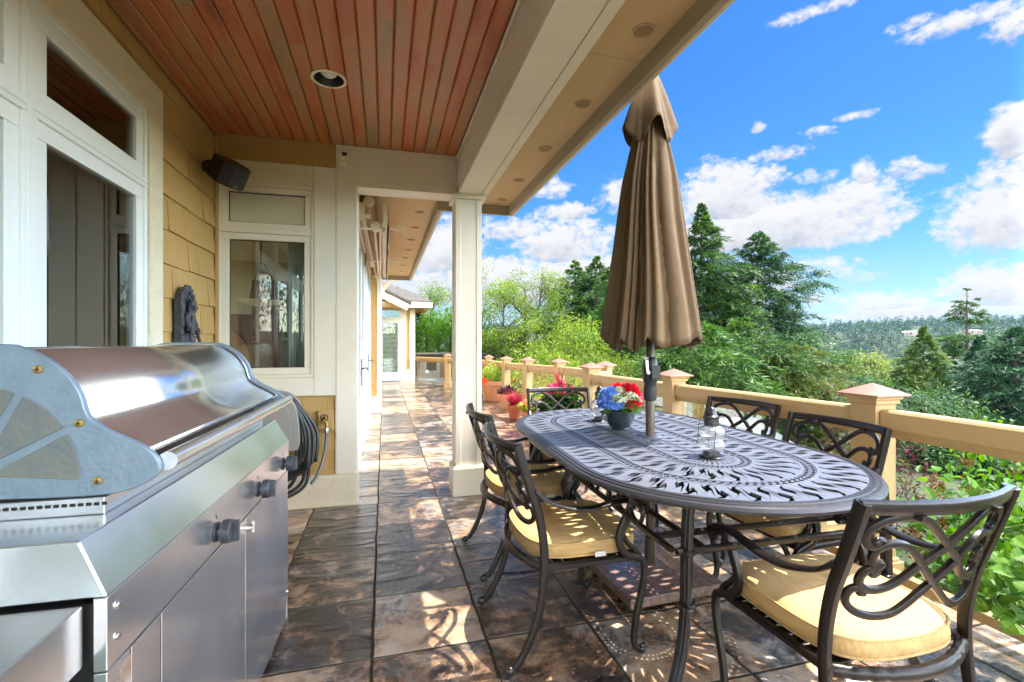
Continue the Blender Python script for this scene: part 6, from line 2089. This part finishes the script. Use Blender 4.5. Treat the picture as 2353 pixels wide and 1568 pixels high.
# elsewhere (behind and beside the view) scattered cumulus
out_side = nd(nt, 'ShaderNodeMapRange', interpolation_type='SMOOTHSTEP'); out_side.inputs['From Min'].default_value = 46; out_side.inputs['From Max'].default_value = 62
L.new(math_('ABSOLUTE', math_('SUBTRACT', az, 15.0)), out_side.inputs['Value'])
nS = noise(.05, 3, .5, off=(40, 2, 0))
cov = math_('MAXIMUM', cov, math_('SUBTRACT', math_('MULTIPLY', out_side.outputs[0], math_('MULTIPLY', nS, 2.6)), 1.05))
dens = math_('ADD', cov, math_('MULTIPLY', math_('SUBTRACT', nA, .5), 2.8))
densB = math_('ADD', cov, math_('MULTIPLY', math_('SUBTRACT', nB, .5), 2.8))
dens = math_('ADD', dens, math_('MULTIPLY', math_('SUBTRACT', nW, .5), 2.0))
al = nd(nt, 'ShaderNodeMapRange', interpolation_type='SMOOTHSTEP'); al.inputs['From Min'].default_value = -.12; al.inputs['From Max'].default_value = .72
L.new(dens, al.inputs['Value'])
# thin veil toward the horizon
veil = nd(nt, 'ShaderNodeMapRange', interpolation_type='SMOOTHSTEP'); veil.inputs['From Min'].default_value = 13; veil.inputs['From Max'].default_value = -1; veil.inputs['To Max'].default_value = .62
L.new(el, veil.inputs['Value'])
vn = noise(.07, 5, .6, off=(9, 9, 0))
veilf = math_('MULTIPLY', veil.outputs[0], math_('ADD', math_('MULTIPLY', vn, 1.1), .35), clamp=True)
hz_ = nd(nt, 'ShaderNodeHueSaturation'); hz_.inputs['Saturation'].default_value = 1.30; hz_.inputs['Value'].default_value = 1.0; hz_.inputs['Hue'].default_value = .5
L.new(sky.outputs[0], hz_.inputs['Color'])
skyc = nd(nt, 'ShaderNodeMix', data_type='RGBA', blend_type='MULTIPLY'); skyc.inputs[0].default_value = 1.0
L.new(hz_.outputs[0], skyc.inputs[6]); skyc.inputs[7].default_value = (.29, .455, .60, 1)
shade = math_('SUBTRACT', densB, dens)
lit = nd(nt, 'ShaderNodeMapRange', interpolation_type='SMOOTHSTEP'); lit.inputs['From Min'].default_value = -.1; lit.inputs['From Max'].default_value = 1.5
L.new(math_('ADD', math_('MULTIPLY', shade, -.80), math_('ADD', math_('MULTIPLY', vpos, .75), math_('SUBTRACT', 1.28, math_('MULTIPLY', dens, .28)))), lit.inputs['Value'])
cc = nd(nt, 'ShaderNodeMix', data_type='RGBA')
CW = 2.6
cc.inputs[6].default_value = (.52 * CW, .58 * CW, .70 * CW, 1); cc.inputs[7].default_value = (1.0 * CW, 1.0 * CW, 1.02 * CW, 1)
L.new(lit.outputs[0], cc.inputs[0])
mv = nd(nt, 'ShaderNodeMix', data_type='RGBA'); L.new(veilf, mv.inputs[0]); L.new(skyc.outputs[2], mv.inputs[6]); mv.inputs[7].default_value = (.78 * CW, .88 * CW, 1.02 * CW, 1)
mx = nd(nt, 'ShaderNodeMix', data_type='RGBA'); L.new(al.outputs[0], mx.inputs[0]); L.new(mv.outputs[2], mx.inputs[6]); L.new(cc.outputs[2], mx.inputs[7])
# unseen sky boosted and warmed, strongest low down, as added fill for the porch
br = nd(nt, 'ShaderNodeMix', data_type='RGBA', blend_type='MULTIPLY'); br.inputs[0].default_value = 1.0
lowb = nd(nt, 'ShaderNodeMapRange', interpolation_type='SMOOTHSTEP'); lowb.inputs['From Min'].default_value = 58; lowb.inputs['From Max'].default_value = 22; lowb.inputs['To Min'].default_value = .22
L.new(el, lowb.inputs['Value'])
gain = math_('ADD', math_('MULTIPLY', math_('MULTIPLY', out_side.outputs[0], lowb.outputs[0]), OUT_FILL_GAIN), 1.0)
gc = nd(nt, 'ShaderNodeMix', data_type='RGBA'); gc.inputs[6].default_value = (1, 1, 1, 1); gc.inputs[7].default_value = (1.26, 1.0, .72, 1)
L.new(out_side.outputs[0], gc.inputs[0])
gs = nd(nt, 'ShaderNodeVectorMath', operation='SCALE'); L.new(gc.outputs[2], gs.inputs[0]); L.new(gain, gs.inputs['Scale'])
L.new(mx.outputs[2], br.inputs[6]); L.new(gs.outputs[0], br.inputs[7])
L.new(br.outputs[2], bg.inputs['Color'])
bg.inputs['Strength'].default_value = SKY_K

hzm = bpy.data.materials.new('air'); hzm.use_nodes = True
hn = hzm.node_tree; hn.nodes.remove(hn.nodes['Principled BSDF'])
pv = nd(hn, 'ShaderNodeVolumePrincipled'); pv.inputs['Color'].default_value = (.34, .60, 1, 1); pv.inputs['Density'].default_value = .00006; pv.inputs['Anisotropy'].default_value = .2
hn.links.new(pv.outputs[0], hn.nodes['Material Output'].inputs['Volume'])
zmin = min(v.co.z for v in ter.data.vertices)
m = MB(); m.box(-1410, 1410, -1410, 1410, zmin - 1, 62); tag(m.build('haze', hzm), kind='stuff')

sl_ = bpy.data.lights.new('sun', 'SUN'); sl_.energy = 5.0; sl_.angle = math.radians(.53); sl_.color = (1.0, .93, .82)
so = bpy.data.objects.new('sun', sl_); COL.objects.link(so)
so.rotation_euler = SUN.to_track_quat('Z', 'Y').to_euler()
so.location = (20, -5, 40)

cam = bpy.data.cameras.new('camera'); co = bpy.data.objects.new('camera', cam); COL.objects.link(co)
co.location = (0, 0, 1.25); co.rotation_euler = (math.radians(90), 0, -CAM_YAW)
cam.sensor_width = 36; cam.lens = 36 * 1090 / 2353; cam.clip_start = .05; cam.clip_end = 6000
SC.camera = co
SC.view_settings.view_transform = 'Standard'; SC.view_settings.look = 'None'; SC.view_settings.exposure = 1.28; SC.view_settings.gamma = 1
SC.render.engine = 'CYCLES'
SC.cycles.use_denoising = True
try: SC.cycles.denoiser = 'OPENIMAGEDENOISE'
except Exception: pass
SC.cycles.max_bounces = 10; SC.cycles.diffuse_bounces = 4; SC.cycles.glossy_bounces = 4; SC.cycles.transparent_max_bounces = 24; SC.cycles.transmission_bounces = 6
SC.cycles.caustics_reflective = False; SC.cycles.caustics_refractive = False
SC.cycles.sample_clamp_indirect = 6
